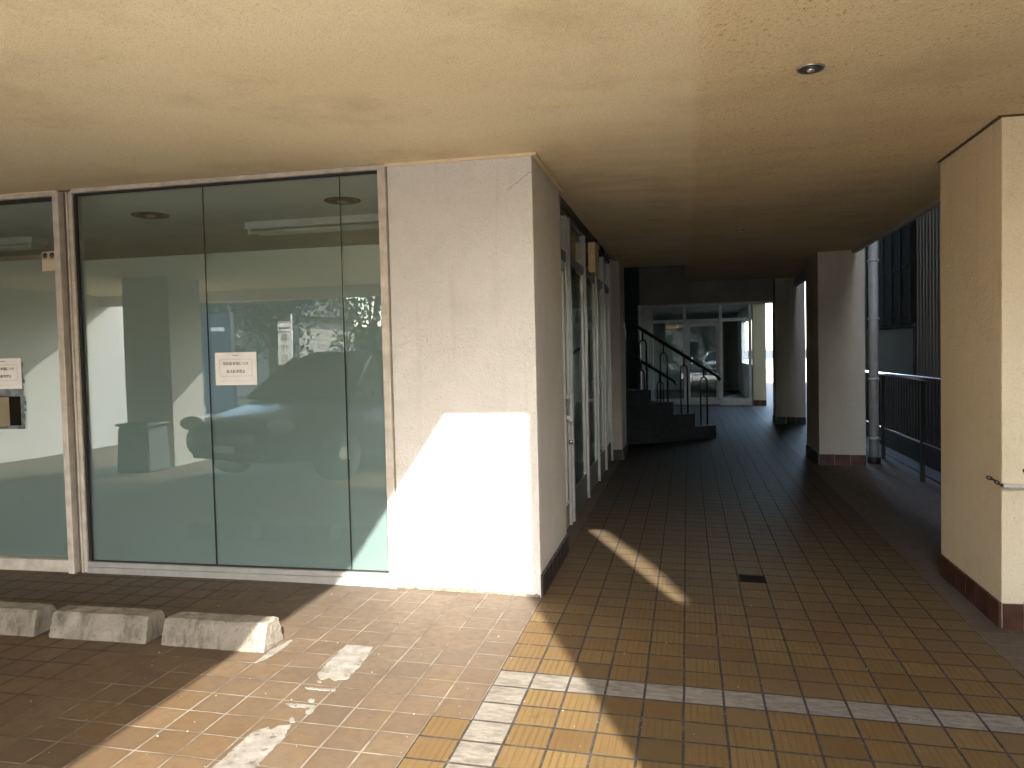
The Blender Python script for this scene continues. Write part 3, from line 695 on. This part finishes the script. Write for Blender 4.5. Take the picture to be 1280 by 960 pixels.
# ================================================================== END OF THE PASSAGE
t = thing('lintel_beam', 'dark lintel beam across the far end of the passage', 'lintel', (0.4, 15.2, 2.3))
obj('beam', box(-0.828, 1.568, 15.1, 15.3, 2.30, 3.1), M['hall_wall'], t)
obj('soffit_trim', bx(bx(new_bm(), -0.828, 1.568, 15.085, 15.31, 2.265, 2.2985), -0.865, -0.829, 15.06, 15.0985, 0.0, 2.30), M['door_frame'], t)
t = thing('hall_glazing', 'left glazed side wall of the entrance hall', 'window', (-0.86, 17.5, fz(-0.86, 17.5)))
zz = fz(-0.86, 17)
for y in (15.35, 16.4, 17.5, 18.6, 19.54):
    obj('mullion', box(-0.90, -0.83, y, y + 0.05, zz, 2.498), M['door_frame'], t)
for y in (15.401, 16.451, 17.551, 18.651):
    obj('pane', box(-0.875, -0.867, y, min(y + 1.048, 19.539), zz + 0.3, 2.498), M['glass_clear'], t)
obj('kick_panel', box(-0.885, -0.845, 15.401, 19.539, zz - 0.02, zz + 0.299), M['clad'], t)
tag(obj('wall', box(-3.6, -3.4, 15.31, 26.2, -0.1, 2.6), M['hall_wall']), 'plain wall seen through the hall side glazing', 'wall')
struct('room_ceiling', box(-3.6, -0.905, 15.31, 19.75, 2.51, 2.6), M['hall_wall'])

YD = 19.6; zd = fz(0.4, YD)
t = thing('entrance_front', 'metal and glass entrance front at the far end of the passage', 'entrance', (0.4, YD, zd))
bm = new_bm()
for x in (-0.80, -0.012, 0.83, 1.50):
    bx(bm, x - 0.035, x + 0.035, YD - 0.04, YD + 0.06, zd - 0.03, 2.4995)
obj('mullion', bm, M['door_frame'], t)
for a, c in ((-0.7645, -0.0475), (0.0235, 0.7945), (0.8655, 1.4645)):
    obj('transom', box(a, c, YD - 0.035, YD + 0.055, 2.10, 2.175), M['door_frame'], t)
    obj('top_pane', box(a, c, YD, YD + 0.008, 2.1755, 2.4995), M['glass_clear'], t)
for a, c in ((-0.7645, -0.0475), (0.8655, 1.4645)):
    obj('pane', box(a, c, YD, YD + 0.008, zd + 0.15, 2.0995), M['glass_clear'], t)
    obj('bottom_rail', box(a, c, YD - 0.035, YD + 0.055, zd - 0.02, zd + 0.149), M['door_frame'], t)
dr = obj('door', bx(bx(bx(bx(new_bm(), 0.024, 0.105, YD - 0.02, YD + 0.03, zd + 0.01, 2.09), 0.715, 0.794, YD - 0.02, YD + 0.03, zd + 0.01, 2.09), 0.1055, 0.7145, YD - 0.02, YD + 0.03, zd + 0.01, zd + 0.18), 0.1055, 0.7145, YD - 0.02, YD + 0.03, 2.0, 2.09), M['door_frame'], t)
obj('pane', box(0.1055, 0.7145, YD, YD + 0.008, zd + 0.1805, 1.9995), M['glass_clear'], dr)
obj('handle', tube(new_bm(), [(0.145, YD - 0.02, 0.95), (0.145, YD - 0.07, 0.97), (0.145, YD - 0.07, 1.25), (0.145, YD - 0.02, 1.27)], 0.012, 8), M['rail'], dr)
pillar('beige jamb to the right of the far entrance front', 1.56, 1.86, 19.55, 19.85, M['wall_cream_bounce'], top=2.5, sides='F', name='door_jamb', cat='jamb')
# the hall behind the entrance
struct('hall_floor', box(-3.4, 1.61, 19.86, 26, -0.05, zd + 0.004), M['room_floor'])
struct('hall_ceiling', box(-3.4, 1.85, 19.76, 26.2, 2.55, 2.7), M['hall_wall'])
tag(obj('wall', box(-3.4, 1.85, 26.0, 26.2, -0.1, 2.55), M['hall_back']), 'back wall of the hall behind the entrance', 'wall')
bm = new_bm(); bx(bm, 1.62, 1.72, 19.86, 26.0, -0.1, 1.02); bx(bm, 1.62, 1.72, 19.86, 20.5, 1.0205, 2.55); bx(bm, 1.62, 1.72, 24.2, 26.0, 1.0205, 2.55); bx(bm, 1.62, 1.72, 20.5005, 24.1995, 2.2, 2.55)
tag(obj('wall', bm, M['room_wall']), 'right wall of the hall with a bright window opening', 'wall')
tag(obj('wall', box(1.9, 9, 40.0, 40.3, -0.24, 0.9), M['wall_white']), 'pale outside wall glimpsed past the entrance jamb', 'wall')

# ================================================================== RIGHT SIDE: DOWNPIPE, RAILING, NEIGHBOUR
t = thing('downpipe', 'grey drain pipe running down the side of the middle right pillar', 'pipe', (2.19, 10.2, fz(2.19, 10.2)))
bm = new_bm(); tube(bm, [(2.225, 10.30, -0.03), (2.225, 10.30, 4.0)], 0.056, 20); obj('pipe', bm, M['pipe'], t)
for z in (0.30, 1.02, 1.75, 2.45):
    obj('clamp', lathe(new_bm(), [(0.057, 0), (0.066, 0.004), (0.066, 0.03), (0.057, 0.034)], 20, (2.225, 10.30, z)), M['pipe'], t)
obj('foot', lathe(new_bm(), [(0.057, 0), (0.075, 0.0), (0.075, 0.08), (0.06, 0.09)], 20, (2.225, 10.30, fz(2.2, 10.3) - 0.01)), M['clad_low'], t)
XF = 2.43
t = thing('metal_railing', 'dark barred railing with bright top rail along the right of the passage', 'railing', (XF, 10.5, fz(XF, 10.5)))
tube(bm := new_bm(), [(XF, 5.6, 1.085), (XF, 15.0, 1.085)], 0.025, 12); obj('top_rail', bm, M['rail'], t)
obj('bottom_rail', tube(new_bm(), [(XF, 5.6, 0.406), (XF, 15.0, 0.406)], 0.014, 12), M['rail'], t)
for y in (5.65, 7.35, 9.05, 10.75, 12.45, 14.15):
    obj('post', box(XF - 0.02, XF + 0.02, y - 0.02, y + 0.02, -0.08, 1.066), M['rail_dark'], t)
y = 5.75; bars = []
me0 = None
while y < 14.9:
    if me0 is None:
        o = obj('bar', box(XF - 0.007, XF + 0.007, y - 0.007, y + 0.007, 0.4205, 1.0645), M['rail_dark'], t); me0 = o; y0_ = y
    else:
        o = me0.copy(); COL.objects.link(o); o.location.y = y - y0_
    y += 0.115
# kerb behind railing
tag(obj('kerb', box(2.552, 2.70, -2.0, 19.0, -0.24, 0.02, 0.01), M['clad_low']), 'dark low kerb behind the railing', 'kerb')

t = thing('neighbour_building', 'tall grey corrugated building across the alley on the right', 'building', (4.3, 9, -0.24))
bm = new_bm(); XN = 3.30; prev = None; yy = -3.2; k = 0
prof = []
while yy < 18.0:
    for dy, dx in ((0, 0), (0.05, 0), (0.065, -0.018), (0.095, -0.018), (0.11, 0)): prof.append((XN + dx, yy + dy))
    yy += 0.15
lo = [bm.verts.new((x, y, -0.24)) for x, y in prof]; hi = [bm.verts.new((x, y, 18.0)) for x, y in prof]
for k in range(len(prof)-1): bm.faces.new((lo[k], lo[k+1], hi[k+1], hi[k]))
obj('corrugated_wall', bm, M['corr'], t)
obj('wall_core', box(XN + 0.006, 6.5, -3.2, 18.1, -0.24, 17.98), M['wall_far'], t)
bm = new_bm(); bx(bm, XN - 0.10, XN - 0.02, 12.52, 15.3, 1.76, 3.75)
obj('cladding_panel', bm, M['clad'], t)
bm = new_bm()
for y in (12.50, 13.02, 13.55, 14.1, 14.7, 15.3): bx(bm, XN - 0.109, XN - 0.10, y, y + 0.022, 1.74, 3.76)
bx(bm, XN - 0.112, XN - 0.0995, 12.50, 15.34, 1.725, 1.7395)
obj('cladding_batten', bm, mat_plain('cladding_edge', (0.036, 0.032, 0.026), 0.8, 0, spec=0.1), t)
bm = new_bm()
for y in (12.7, 12.85, 13.2, 13.4, 13.75, 13.95, 14.3, 14.5):
    for z in (1.86, 2.6, 3.3): lathe(bm, [(0.016, -0.012), (0.016, 0.0)], 8, (XN - 0.10, y, z), 'x')
obj('cladding_bolts', bm, M['gasket'], t)
obj('lower_panel', bx(bx(new_bm(), XN - 0.06, XN - 0.02, 5.0, 15.4, -0.24, 1.0), XN - 0.06, XN - 0.02, 12.52, 15.3, 1.0005, 1.70), M['clad_low'], t)
# unseen blocker added at the alley mouth: its curved edge bounds the narrow shaft of sun
YB = -3.35
pts = []
for u_, yl in ((1.823, 4.445), (1.888, 4.451), (1.912, 4.60), (1.935, 4.789), (1.958, 5.027), (1.978, 5.345), (1.974, 5.478), (1.965, 6.2)):
    pts.append((u_ - 0.42 * YB, fz(0, yl) + 0.6086 * (yl - YB)))
poly = [(x, z) for x, z in pts] + [(pts[-1][0], 9.0), (5.2, 9.0), (5.2, -0.24), (2.4, -0.24), (2.4, pts[0][1])]
bm = new_bm(); a = [bm.verts.new((x, YB - 0.06, z)) for x, z in poly]; c = [bm.verts.new((x, YB + 0.06, z)) for x, z in poly]
bm.faces.new(a); bm.faces.new(c[::-1])
for k in range(len(poly)): bm.faces.new((a[k], c[k], c[(k+1) % len(poly)], a[(k+1) % len(poly)]))
bmesh.ops.recalc_face_normals(bm, faces=bm.faces[:])
tag(obj('sun_blocker', bm, M['concrete_grey']), 'unseen grey blocker with a rounded notch, added to shape the sunlit sliver', 'wall')

# chain with clear tube on the right pillar
t = thing('chain', 'short rusty chain with cloudy plastic tube fixed to the right pillar', 'chain', (1.57, 4.42, 0.72))
def link(bm, c, d, nrm, L=0.026, Wd=0.014, r=0.0038):
    d = Vector(d).normalized(); n_ = Vector(nrm); n_ = (n_ - d * n_.dot(d)).normalized(); pts = []
    for q in range(17):
        a = 2*math.pi*q/16; pts.append(Vector(c) + d * (L/2*math.cos(a)) + n_ * (Wd/2*math.sin(a)))
    tube(bm, pts, r, 6, cap=False)
path = [Vector(p) for p in ((1.492, 4.40, 0.764), (1.508, 4.395, 0.757), (1.523, 4.39, 0.744), (1.538, 4.388, 0.732), (1.554, 4.388, 0.727))]
bm = new_bm()
for k, p in enumerate(path):
    d_ = path[min(k+1, 4)] - path[max(k-1, 0)]
    link(bm, p, d_, (0, 1, 0.3) if k % 2 else (0.2, -0.3, 1))
obj('links', bm, M['rust'], t)
bm = new_bm(); tube(bm, [(1.548, 4.388, 0.728), (1.58, 4.39, 0.724), (1.64, 4.392, 0.722), (1.70, 4.40, 0.722)], 0.012, 12); obj('plastic_tube', bm, M['tube'], t)
bm = new_bm(); tube(bm, [(1.69, 4.39, 0.722), (1.69, 4.43, 0.722)], 0.016, 10); tube(bm, [(1.66, 4.40, 0.80), (1.66, 4.43, 0.80)], 0.011, 10); obj('eye_bolt', bm, M['rust'], t)
t = thing('corner_guard', 'pale grey metal corner guard at the foot of the right pillar', 'corner guard', (1.7, 4.39, -0.02))
obj('plate', box(1.648, 1.80, 4.372, 4.404, -0.05, 0.135, 0.003), M['concrete_grey'], t)
obj('screws', lathe(lathe(new_bm(), [(0.007, -0.003), (0.007, 0)], 10, (1.662, 4.371, 0.10), 'y'), [(0.007, -0.003), (0.007, 0)], 10, (1.662, 4.371, 0.02), 'y'), M['rust'], t)

# ================================================================== FLOOR THINGS
def stop(x0, label):
    L = 0.555; y0 = 3.335; bm = new_bm(); nx = 28
    secp = [(0.0, 0.0), (0.012, 0.055), (0.030, 0.112), (0.042, 0.126), (0.135, 0.128), (0.150, 0.116), (0.176, 0.05), (0.185, 0.0)]
    dense = []
    for k in range(len(secp)-1):
        (a, b_), (c, d_) = secp[k], secp[k+1]; n = 4
        for q in range(n): dense.append((a + (c-a)*q/n, b_ + (d_-b_)*q/n))
    dense.append(secp[-1])
    r = random.Random(int(x0 * 100) + 3)
    rows = []
    for k in range(nx + 1):
        s_ = k / nx; e = min(s_, 1 - s_) * L
        shr = max(0, 1 - e / 0.02); row = []
        for (yy, zz) in dense:
            jit = 0.0022 if 0 < k < nx else 0.0035
            cy_ = 0.0925; yy2 = cy_ + (yy - cy_) * (1 - 0.03 * shr); zz2 = zz * (1 - 0.025 * shr)
            x_ = s_ * L + (zz * 0.03 if s_ < 0.02 else (-zz * 0.03 if s_ > 0.98 else 0))
            row.append(bm.verts.new((x_ + r.uniform(-jit, jit) * 0.7, yy2 + r.uniform(-jit, jit), zz2 + (r.uniform(-jit, jit) if zz > 0.01 else 0))))
        rows.append(row)
    for k in range(nx):
        for q in range(len(dense)-1): bm.faces.new((rows[k][q], rows[k][q+1], rows[k+1][q+1], rows[k+1][q]))
    bm.faces.new(rows[0][::-1]); bm.faces.new(rows[-1])
    bmesh.ops.recalc_face_normals(bm, faces=bm.faces[:])
    zf = fz(x0 + L/2, y0 + 0.09)
    for v_ in bm.verts: v_.co += Vector((x0, y0, zf - 0.003))
    return tag(obj('wheel_stop', bm, M['concrete']), label, 'wheel stop', 'concrete wheel stops in front of the window')
stop(-2.515, 'concrete wheel stop whose right end catches the sun')
stop(-3.155, 'concrete wheel stop between the two others, fully in shade')
stop(-3.80, 'concrete wheel stop cut by the left edge of the photo')

t = thing('floor_drain', 'small black rectangular drain cover in the passage floor', 'drain', (0.383, 5.04, fz(0.383, 5.04)))
def fl(x0, x1, y0, y1, dz0, dz1, bm): return prism([(x0, y0), (x1, y0), (x1, y1), (x0, y1)], lambda x, y: fz(x, y) + dz0, lambda x, y: fz(x, y) + dz1, bm)
obj('cover', fl(0.305, 0.463, 4.965, 5.112, -0.004, 0.003, new_bm()), M['grate'], t)
bm = new_bm()
for k in range(5): fl(0.318, 0.45, 4.98 + k*0.026, 4.992 + k*0.026, 0.0032, 0.006, bm)
obj('slats', bm, M['grate'], t)

# worn painted line on the brown tiles
def paint(name, outline, label):
    rr = random.Random(len(outline) * 7 + int(outline[0][0] * 100)); pts = []
    n = len(outline)
    for k in range(n):
        (ax, ay), (cx_, cy_) = outline[k], outline[(k+1) % n]
        ln = math.hypot(cx_-ax, cy_-ay); m_ = max(1, int(ln / 0.012))
        for q in range(m_):
            j_ = 0.004 if q else 0
            pts.append((ax + (cx_-ax)*q/m_ + rr.uniform(-j_, j_), ay + (cy_-ay)*q/m_ + rr.uniform(-j_, j_)))
    bm = prism(pts, lambda x, y: fz(x, y) - 0.001, lambda x, y: fz(x, y) + 0.0025)
    bmesh.ops.triangulate(bm, faces=[f for f in bm.faces if len(f.verts) > 4])
    o = obj(name, bm, M['paint']); o['kind'] = 'structure'
    return o
PX_ = {}
def unproj(x, y):
    d_ = (x - 640) / 988.7 * r3 - (y - 480) / 988.7 * u3 + f2
    t_ = 3.0
    for _ in range(30):
        P = Vector((0, 0, CAM_H)) + d_ * t_; t_ += (P.z - fz(P.x, P.y)) / -d_.z
    return (P.x, P.y)
U = lambda *q: [unproj(*p) for p in q]
paint('painted_line', U((433,806.5),(466,809),(459,821),(447,836),(434,849),(418,851),(411,847),(402,850),(396,844),(404,835),(417,822)), '')
paint('painted_line', U((270,956),(284,944),(300,930),(308,922),(320,914),(336,909),(338,913),(347,908),(364,906),(359,915),(354,924),(345,932),(330,948),(318,960),(300,975),(255,975)), '')
paint('painted_line', U((357,880),(372,880),(394,882),(394,886),(388,893),(382,892),(384,886),(376,884),(364,884)), '')
paint('painted_line', U((361,901),(364,897),(368,898),(369,903),(363,904)), '')
paint('painted_line', U((385,876),(389,873),(394,875),(392,878),(387,878)), '')
paint('painted_line', U((381,859),(397,861),(420,862),(419,864),(398,863),(382,861)), '')
paint('painted_line', U((396,852),(400,851),(402,853),(398,854)), '')
paint('painted_line', U((340,812),(353,806),(362,800),(366,801),(357,808),(346,816),(330,825),(318,829)), '')

# grit scattered on the paving
bm = new_bm(); rg = random.Random(3)
for _ in range(230):
    x = rg.uniform(-3.2, 1.4); y = rg.uniform(2.3, 4.35) if rg.random() < 0.8 else rg.uniform(4.4, 7)
    if y > 4.4 and x < -0.75: continue
    s_ = rg.choice((0.0010, 0.0012, 0.0016, 0.0016, 0.0030)); z = fz(x, y)
    bmesh.ops.create_icosphere(bm, subdivisions=1, radius=s_, matrix=Matrix.Translation((x, y, z + s_*0.4)) @ Matrix.Diagonal((rg.uniform(.7,1.6), rg.uniform(.7,1.4), rg.uniform(.4,.8), 1)))
o = obj('grit', bm, M['grit']); o['kind'] = 'stuff'; o['label'] = 'pale grit and crumbs scattered on the paving tiles'

# ================================================================== BEHIND THE VIEWER (seen in the glass)
def car(name, label, m, loc, rz, H=1.45, L=4.2, Wd=1.74):
    t = thing(name, label, 'car', loc, rz)
    hw = Wd / 2; k_ = L / 4.2
    st = [(-2.10,.58,.34,.60),(-2.02,.76,.24,.70),(-1.70,.85,.20,.78),(-1.05,.87,.20,.92),(-0.2,.87,.19,.96),(0.9,.87,.19,.98),(1.6,.86,.21,1.0),(1.98,.80,.27,.96),(2.10,.66,.36,.86)]
    bm = new_bm(); rows = []
    for (y, h, z0, z1) in st:
        h = h / .87 * hw; y *= k_
        sec = [(-h*.86,z0),(-h*.98,z0+.14),(-h,(z0+z1)/2),(-h*.97,z1-.12),(-h*.86,z1),(0,z1+.03),(h*.86,z1),(h*.97,z1-.12),(h,(z0+z1)/2),(h*.98,z0+.14),(h*.86,z0)]
        rows.append([bm.verts.new((x, y, z)) for x, z in sec])
    for a in range(len(rows)-1):
        for q in range(len(sec)):
            bm.faces.new((rows[a][q], rows[a][(q+1) % len(sec)], rows[a+1][(q+1) % len(sec)], rows[a+1][q]))
    bm.faces.new(rows[0]); bm.faces.new(rows[-1][::-1]); bmesh.ops.recalc_face_normals(bm, faces=bm.faces[:])
    for f in bm.faces: f.smooth = True
    ob = obj('body', bm, m, t); md = ob.modifiers.new('s', 'SUBSURF'); md.levels = md.render_levels = 2
    def house(zs, inset, nm, mm):
        bm = new_bm(); rr = []
        for (y, zb, zt, hb, ht) in zs:
            y *= k_
            rr.append([bm.verts.new(p) for p in ((-hb*hw+inset, y[0] if isinstance(y, tuple) else y, zb), (-ht*hw, y, zt), (ht*hw, y, zt), (hb*hw-inset, y, zb))])
        for a in range(len(rr)-1):
            for q in range(3): bm.faces.new((rr[a][q], rr[a][q+1], rr[a+1][q+1], rr[a+1][q]))
        bm.faces.new(rr[0]); bm.faces.new(rr[-1][::-1]); bmesh.ops.recalc_face_normals(bm, faces=bm.faces[:])
        return obj(nm, bm, mm, t)
    house([(-1.12, .90, .93, .86, .84), (-0.45, .93, H-.10, .90, .66), (-0.2, .94, H-.03, .91, .66), (1.2, .96, H-.04, .91, .66), (1.55, .96, H-.14, .90, .64), (1.98, .95, .98, .84, .80)], 0.0, 'window_glass', M['car_glass'])
    bm = new_bm(); rr = []
    for (y, z, h) in ((-0.50, H-.075, .62), (-0.25, H-.012, .66), (0.5, H, .67), (1.2, H-.02, .66), (1.62, H-.12, .63)):
        rr.append([bm.verts.new((sx*hw*h, y*k_, z - (0.035 if abs(sx) > .9 else 0))) for sx in (-1.03, -.8, 0, .8, 1.03)] )
    for a in range(len(rr)-1):
        for q in range(4): f = bm.faces.new((rr[a][q], rr[a][q+1], rr[a+1][q+1], rr[a+1][q])); f.smooth = True
    bmesh.ops.solidify(bm, geom=bm.faces[:], thickness=0.03); obj('roof', bm, m, t)
    bm = new_bm()
    for s_ in (-1, 1):
        for (ya, za, ha, yb, zb, hb) in ((-1.10, .92, .86, -0.48, H-.09, .655), (0.42, .95, .915, 0.42, H-.05, .675), (1.97, .97, .84, 1.58, H-.14, .65)):
            tube(bm, [(s_*ha*hw, ya*k_, za), (s_*hb*hw, yb*k_, zb)], 0.035, 8)
    obj('window_pillar', bm, m, t)
    for s_ in (-1, 1):
        for y in (-1.32, 1.28):
            cx_ = s_ * (hw - 0.10)
            wh = obj('wheel', lathe(new_bm(), [(0.20, -0.10), (0.30, -0.10), (0.315, -0.07), (0.315, 0.07), (0.30, 0.10), (0.20, 0.10)], 30, (cx_, y*k_, 0.315), 'x'), M['tyre'], t)
            obj('rim', lathe(new_bm(), [(0.04, -0.105), (0.17, -0.085), (0.205, -0.102), (0.205, 0.102), (0.17, 0.085), (0.04, 0.105)], 24, (cx_, y*k_, 0.315), 'x'), M['chrome'], wh)
        bm = new_bm(); bmesh.ops.create_uvsphere(bm, u_segments=18, v_segments=10, radius=1, matrix=Matrix.Translation((s_*hw*.74, -1.97*k_, .68)) @ Matrix.Diagonal((.19, .11, .085, 1)))
        obj('headlight', bm, M['lamp_glass'], t)
        obj('tail_light', box(s_*hw*.80 - .10, s_*hw*.80 + .10, 1.98*k_, 2.06*k_, .76, .92, .015), M['red_glass'], t)
        bm = new_bm(); bmesh.ops.create_uvsphere(bm, u_segments=14, v_segments=8, radius=1, matrix=Matrix.Translation((s_*(hw+.09), -0.72*k_, .98)) @ Matrix.Diagonal((.10, .06, .07, 1)))
        obj('side_mirror', bm, m, t)
    obj('grille', box(-.42, .42, -2.125*k_, -2.05*k_, .48, .60, .02), M['gasket'], t)
    obj('bumper_inlet', box(-.55, .55, -2.115*k_, -2.03*k_, .30, .38, .02), M['gasket'], t)
    obj('number_plate', box(-.165, .165, -2.145*k_, -2.127*k_, .385, .465, .004), M['paper'], t)
    return t
car('parked_car', 'dark parked car under the overhang, mirrored in the shop window', M['car_dark'], (-4.30, -1.05, fz(-4.3, -1.0)), math.pi + 0.30, 1.50, 4.5, 1.90)
car('parked_car', 'silver car standing on the added pale ground behind the viewer', M['car_silver'], (1.9, -11.0, -0.13), math.pi)

# grey bin by the parking pillar
t = thing('waste_bin', 'grey lidded bin beside the white parking pillar', 'bin', (-6.85, -0.05, fz(-6.8, 0)))
zb = fz(-6.8, 0)
bm = new_bm(); a = [bm.verts.new((-6.85 + sx*.25, 0.0 + sy2*.22, zb)) for sx, sy2 in ((-1,-1),(1,-1),(1,1),(-1,1))]; c = [bm.verts.new((-6.85 + sx*.22, 0.0 + sy2*.20, zb + .58)) for sx, sy2 in ((-1,-1),(1,-1),(1,1),(-1,1))]
bm.faces.new(a[::-1]); bm.faces.new(c)
for k in range(4): bm.faces.new((a[k], a[(k+1) % 4], c[(k+1) % 4], c[k]))
bmesh.ops.bevel(bm, geom=bm.edges[:], offset=0.02, segments=2, affect='EDGES'); obj('tub', bm, M['bin'], t)
obj('lid', box(-7.09, -6.61, -.22, .22, zb + .581, zb + .62, .015, 2), M['bin'], t)

# banner on a pole
t = thing('banner_flag', 'tall white banner with three dark characters by the road', 'banner', (-9.1, -8.0, -0.24))
bm = new_bm(); tube(bm, [(-8.93, -8.0, -0.24), (-8.93, -8.0, 2.5)], 0.018, 10); tube(bm, [(-8.93, -8.0, 2.33), (-9.29, -8.0, 2.33)], 0.010, 8); obj('pole', bm, M['white_metal'], t)
obj('cloth', box(-9.29, -8.96, -8.012, -8.006, 1.32, 2.31), M['banner'], t)
for k, ch in enumerate('事作館'):
    text_mesh(ch, 0.20, M['ink_grey'], 'lettering', t, (-9.125, -8.003, 1.95 - 0.25*k), (math.pi/2, 0, math.pi), 0.002)
obj('band', bx(bx(new_bm(), -9.27, -8.98, -8.005, -8.002, 2.16, 2.20), -9.27, -8.98, -8.005, -8.002, 2.08, 2.11), M['ink_grey'], t)
# blue site panel
t = thing('blue_panel', 'tall blue panel with a white stripe by the road', 'panel', (-13.5, -12.0, -0.24))
obj('panel', box(-13.9, -13.0, -12.2, -12.0, -0.2, 2.85, 0.01), M['blue'], t)
obj('stripe', box(-13.65, -13.2, -11.997, -11.99, 2.3, 2.42), M['banner'], t)
obj('foot', box(-13.95, -12.95, -12.35, -11.85, -0.24, -0.19), M['concrete_grey'], t)

# wooded hill closing the view behind the viewer
bm = new_bm(); rh = random.Random(11); hx = [-220 + 10*k for k in range(45)]; rows = []
for (yy, f_) in ((-58, 0.0), (-64, 0.45), (-74, 0.8), (-90, 1.0), (-120, 0.9), (-150, 0.0)):
    rows.append([bm.verts.new((x + rh.uniform(-2, 2), yy + rh.uniform(-2, 2), -0.25 + f_ * (6.5 + 2*math.sin(x*0.03) + 1.2*math.sin(x*0.11+1) + rh.uniform(-1.2, 1.2)))) for x in hx])
for a in range(len(rows)-1):
    for b in range(len(hx)-1): bm.faces.new((rows[a][b], rows[a][b+1], rows[a+1][b+1], rows[a+1][b]))
bmesh.ops.recalc_face_normals(bm, faces=bm.faces[:])
struct('hills', bm, mat_plain('wooded_hillside', (0.035, 0.055, 0.024), 0.95, 0, 0.45, 0.35, 1.0, 0.8))
# trees and houses beyond the road
def tree_mesh(seed, h, r, nl):
    rr = random.Random(seed); bm = new_bm()
    tube(bm, [(0, 0, 0), (rr.uniform(-.1,.1), 0, h*.3), (rr.uniform(-.3,.3), rr.uniform(-.2,.2), h*.7)], .2, 8, radii=[.24, .17, .06])
    cl = []
    for k in range(9):
        a = rr.uniform(0, 6.28); d_ = rr.uniform(.2, .75) * r; z = h * rr.uniform(.38, .9)
        e = Vector((math.cos(a)*d_, math.sin(a)*d_, z)); cl.append(e)
        tube(bm, [(0, 0, h*.28 + rr.uniform(0, .2)*h), e*.6 + Vector((0,0,z*.1)), e], .05, 6, radii=[.09, .06, .02])
    lm = new_bm()
    for _ in range(nl):
        c = rr.choice(cl); v_ = Vector((rr.gauss(0,1), rr.gauss(0,1), rr.gauss(0,.8))); v_.normalize(); p = c + v_ * r*.55 * rr.random()**.4
        s_ = rr.uniform(.05, .12); n_ = Vector((rr.gauss(0,1), rr.gauss(0,1), rr.gauss(0,1))).normalized(); a_ = n_.orthogonal().normalized(); b_ = n_.cross(a_)
        lm.faces.new([lm.verts.new(p + a_*s_), lm.verts.new(p + b_*s_*.6), lm.verts.new(p - a_*s_), lm.verts.new(p - b_*s_*.6)])
    return bm, lm
kinds = [tree_mesh(1, 6.5, 2.6, 3800), tree_mesh(2, 5.2, 2.2, 3200)]
protos = []
TL = ['broad tree beyond the road nearest the blue panel', 'smaller tree beyond the road between two broad ones', 'broad tree beyond the road behind the banner', 'smaller tree beyond the road left of the house', 'broad tree beyond the road behind the silver car', 'smaller tree at the far right beyond the road', 'broad tree farthest left beyond the road', 'smaller tree behind the parking overhang']
tp = [(-15.5,-19), (-12,-20), (-8.6,-18.5), (-4.8,-19.5), (1.5,-21), (6,-20), (-22,-18), (-18.5,-16.5)]
for k, (x, y) in enumerate(tp):
    kd = k % 2
    if len(protos) < 2:
        t = thing('tree', TL[k], 'tree', (x, y, -0.24), 0, 'trees beyond the road')
        for nm, b_, mm in (('trunk', kinds[kd][0], M['bark']), ('crown', kinds[kd][1], M['leaf'])):
            o = obj(nm, b_, mm); o.parent = t
        protos.append(t)
    else: copy_tree(protos[kd], (x, y, -0.24), rnd.uniform(0, 6), TL[k])
def house(x0, x1, y0, y1, h, label):
    t = thing('house', label, 'house', ((x0+x1)/2, (y0+y1)/2, -0.24), group='houses beyond the road')
    obj('wall', box(x0, x1, y0, y1, -0.24, h), M['house'], t)
    bm = new_bm(); ym = (y0+y1)/2; o_ = .4
    for_p = [(x0-o_, y0-o_, h), (x0-o_, y1+o_, h), (x0-o_, ym, h+1.6)]; q = [(x1+o_, y, z) for _, y, z in for_p]
    A = [bm.verts.new(p) for p in for_p]; B = [bm.verts.new(p) for p in q]
    bm.faces.new(A); bm.faces.new(B[::-1])
    for k in range(3): bm.faces.new((A[k], A[(k+1)%3], B[(k+1)%3], B[k]))
    bmesh.ops.recalc_face_normals(bm, faces=bm.faces[:]); obj('roof', bm, M['roof_tile'], t)
    x = x0 + .8
    while x + 1.2 < x1:
        wf = obj('window', box(x, x + 1.3, y1 + .002, y1 + .06, .9, 2.1), M['alu_grey'], t)
        obj('pane', box(x + .06, x + 1.24, y1 + .061, y1 + .07, .96, 2.04), M['car_glass'], wf)
        x += 2.6
house(-13, -4, -31, -25, 3.4, 'wide cream house with dark roof beyond the trees')
house(-1, 8, -32, -26, 3.2, 'cream house with dark roof behind the silver car')
house(-27, -17, -30, -24, 3.4, 'cream house farthest left beyond the road')
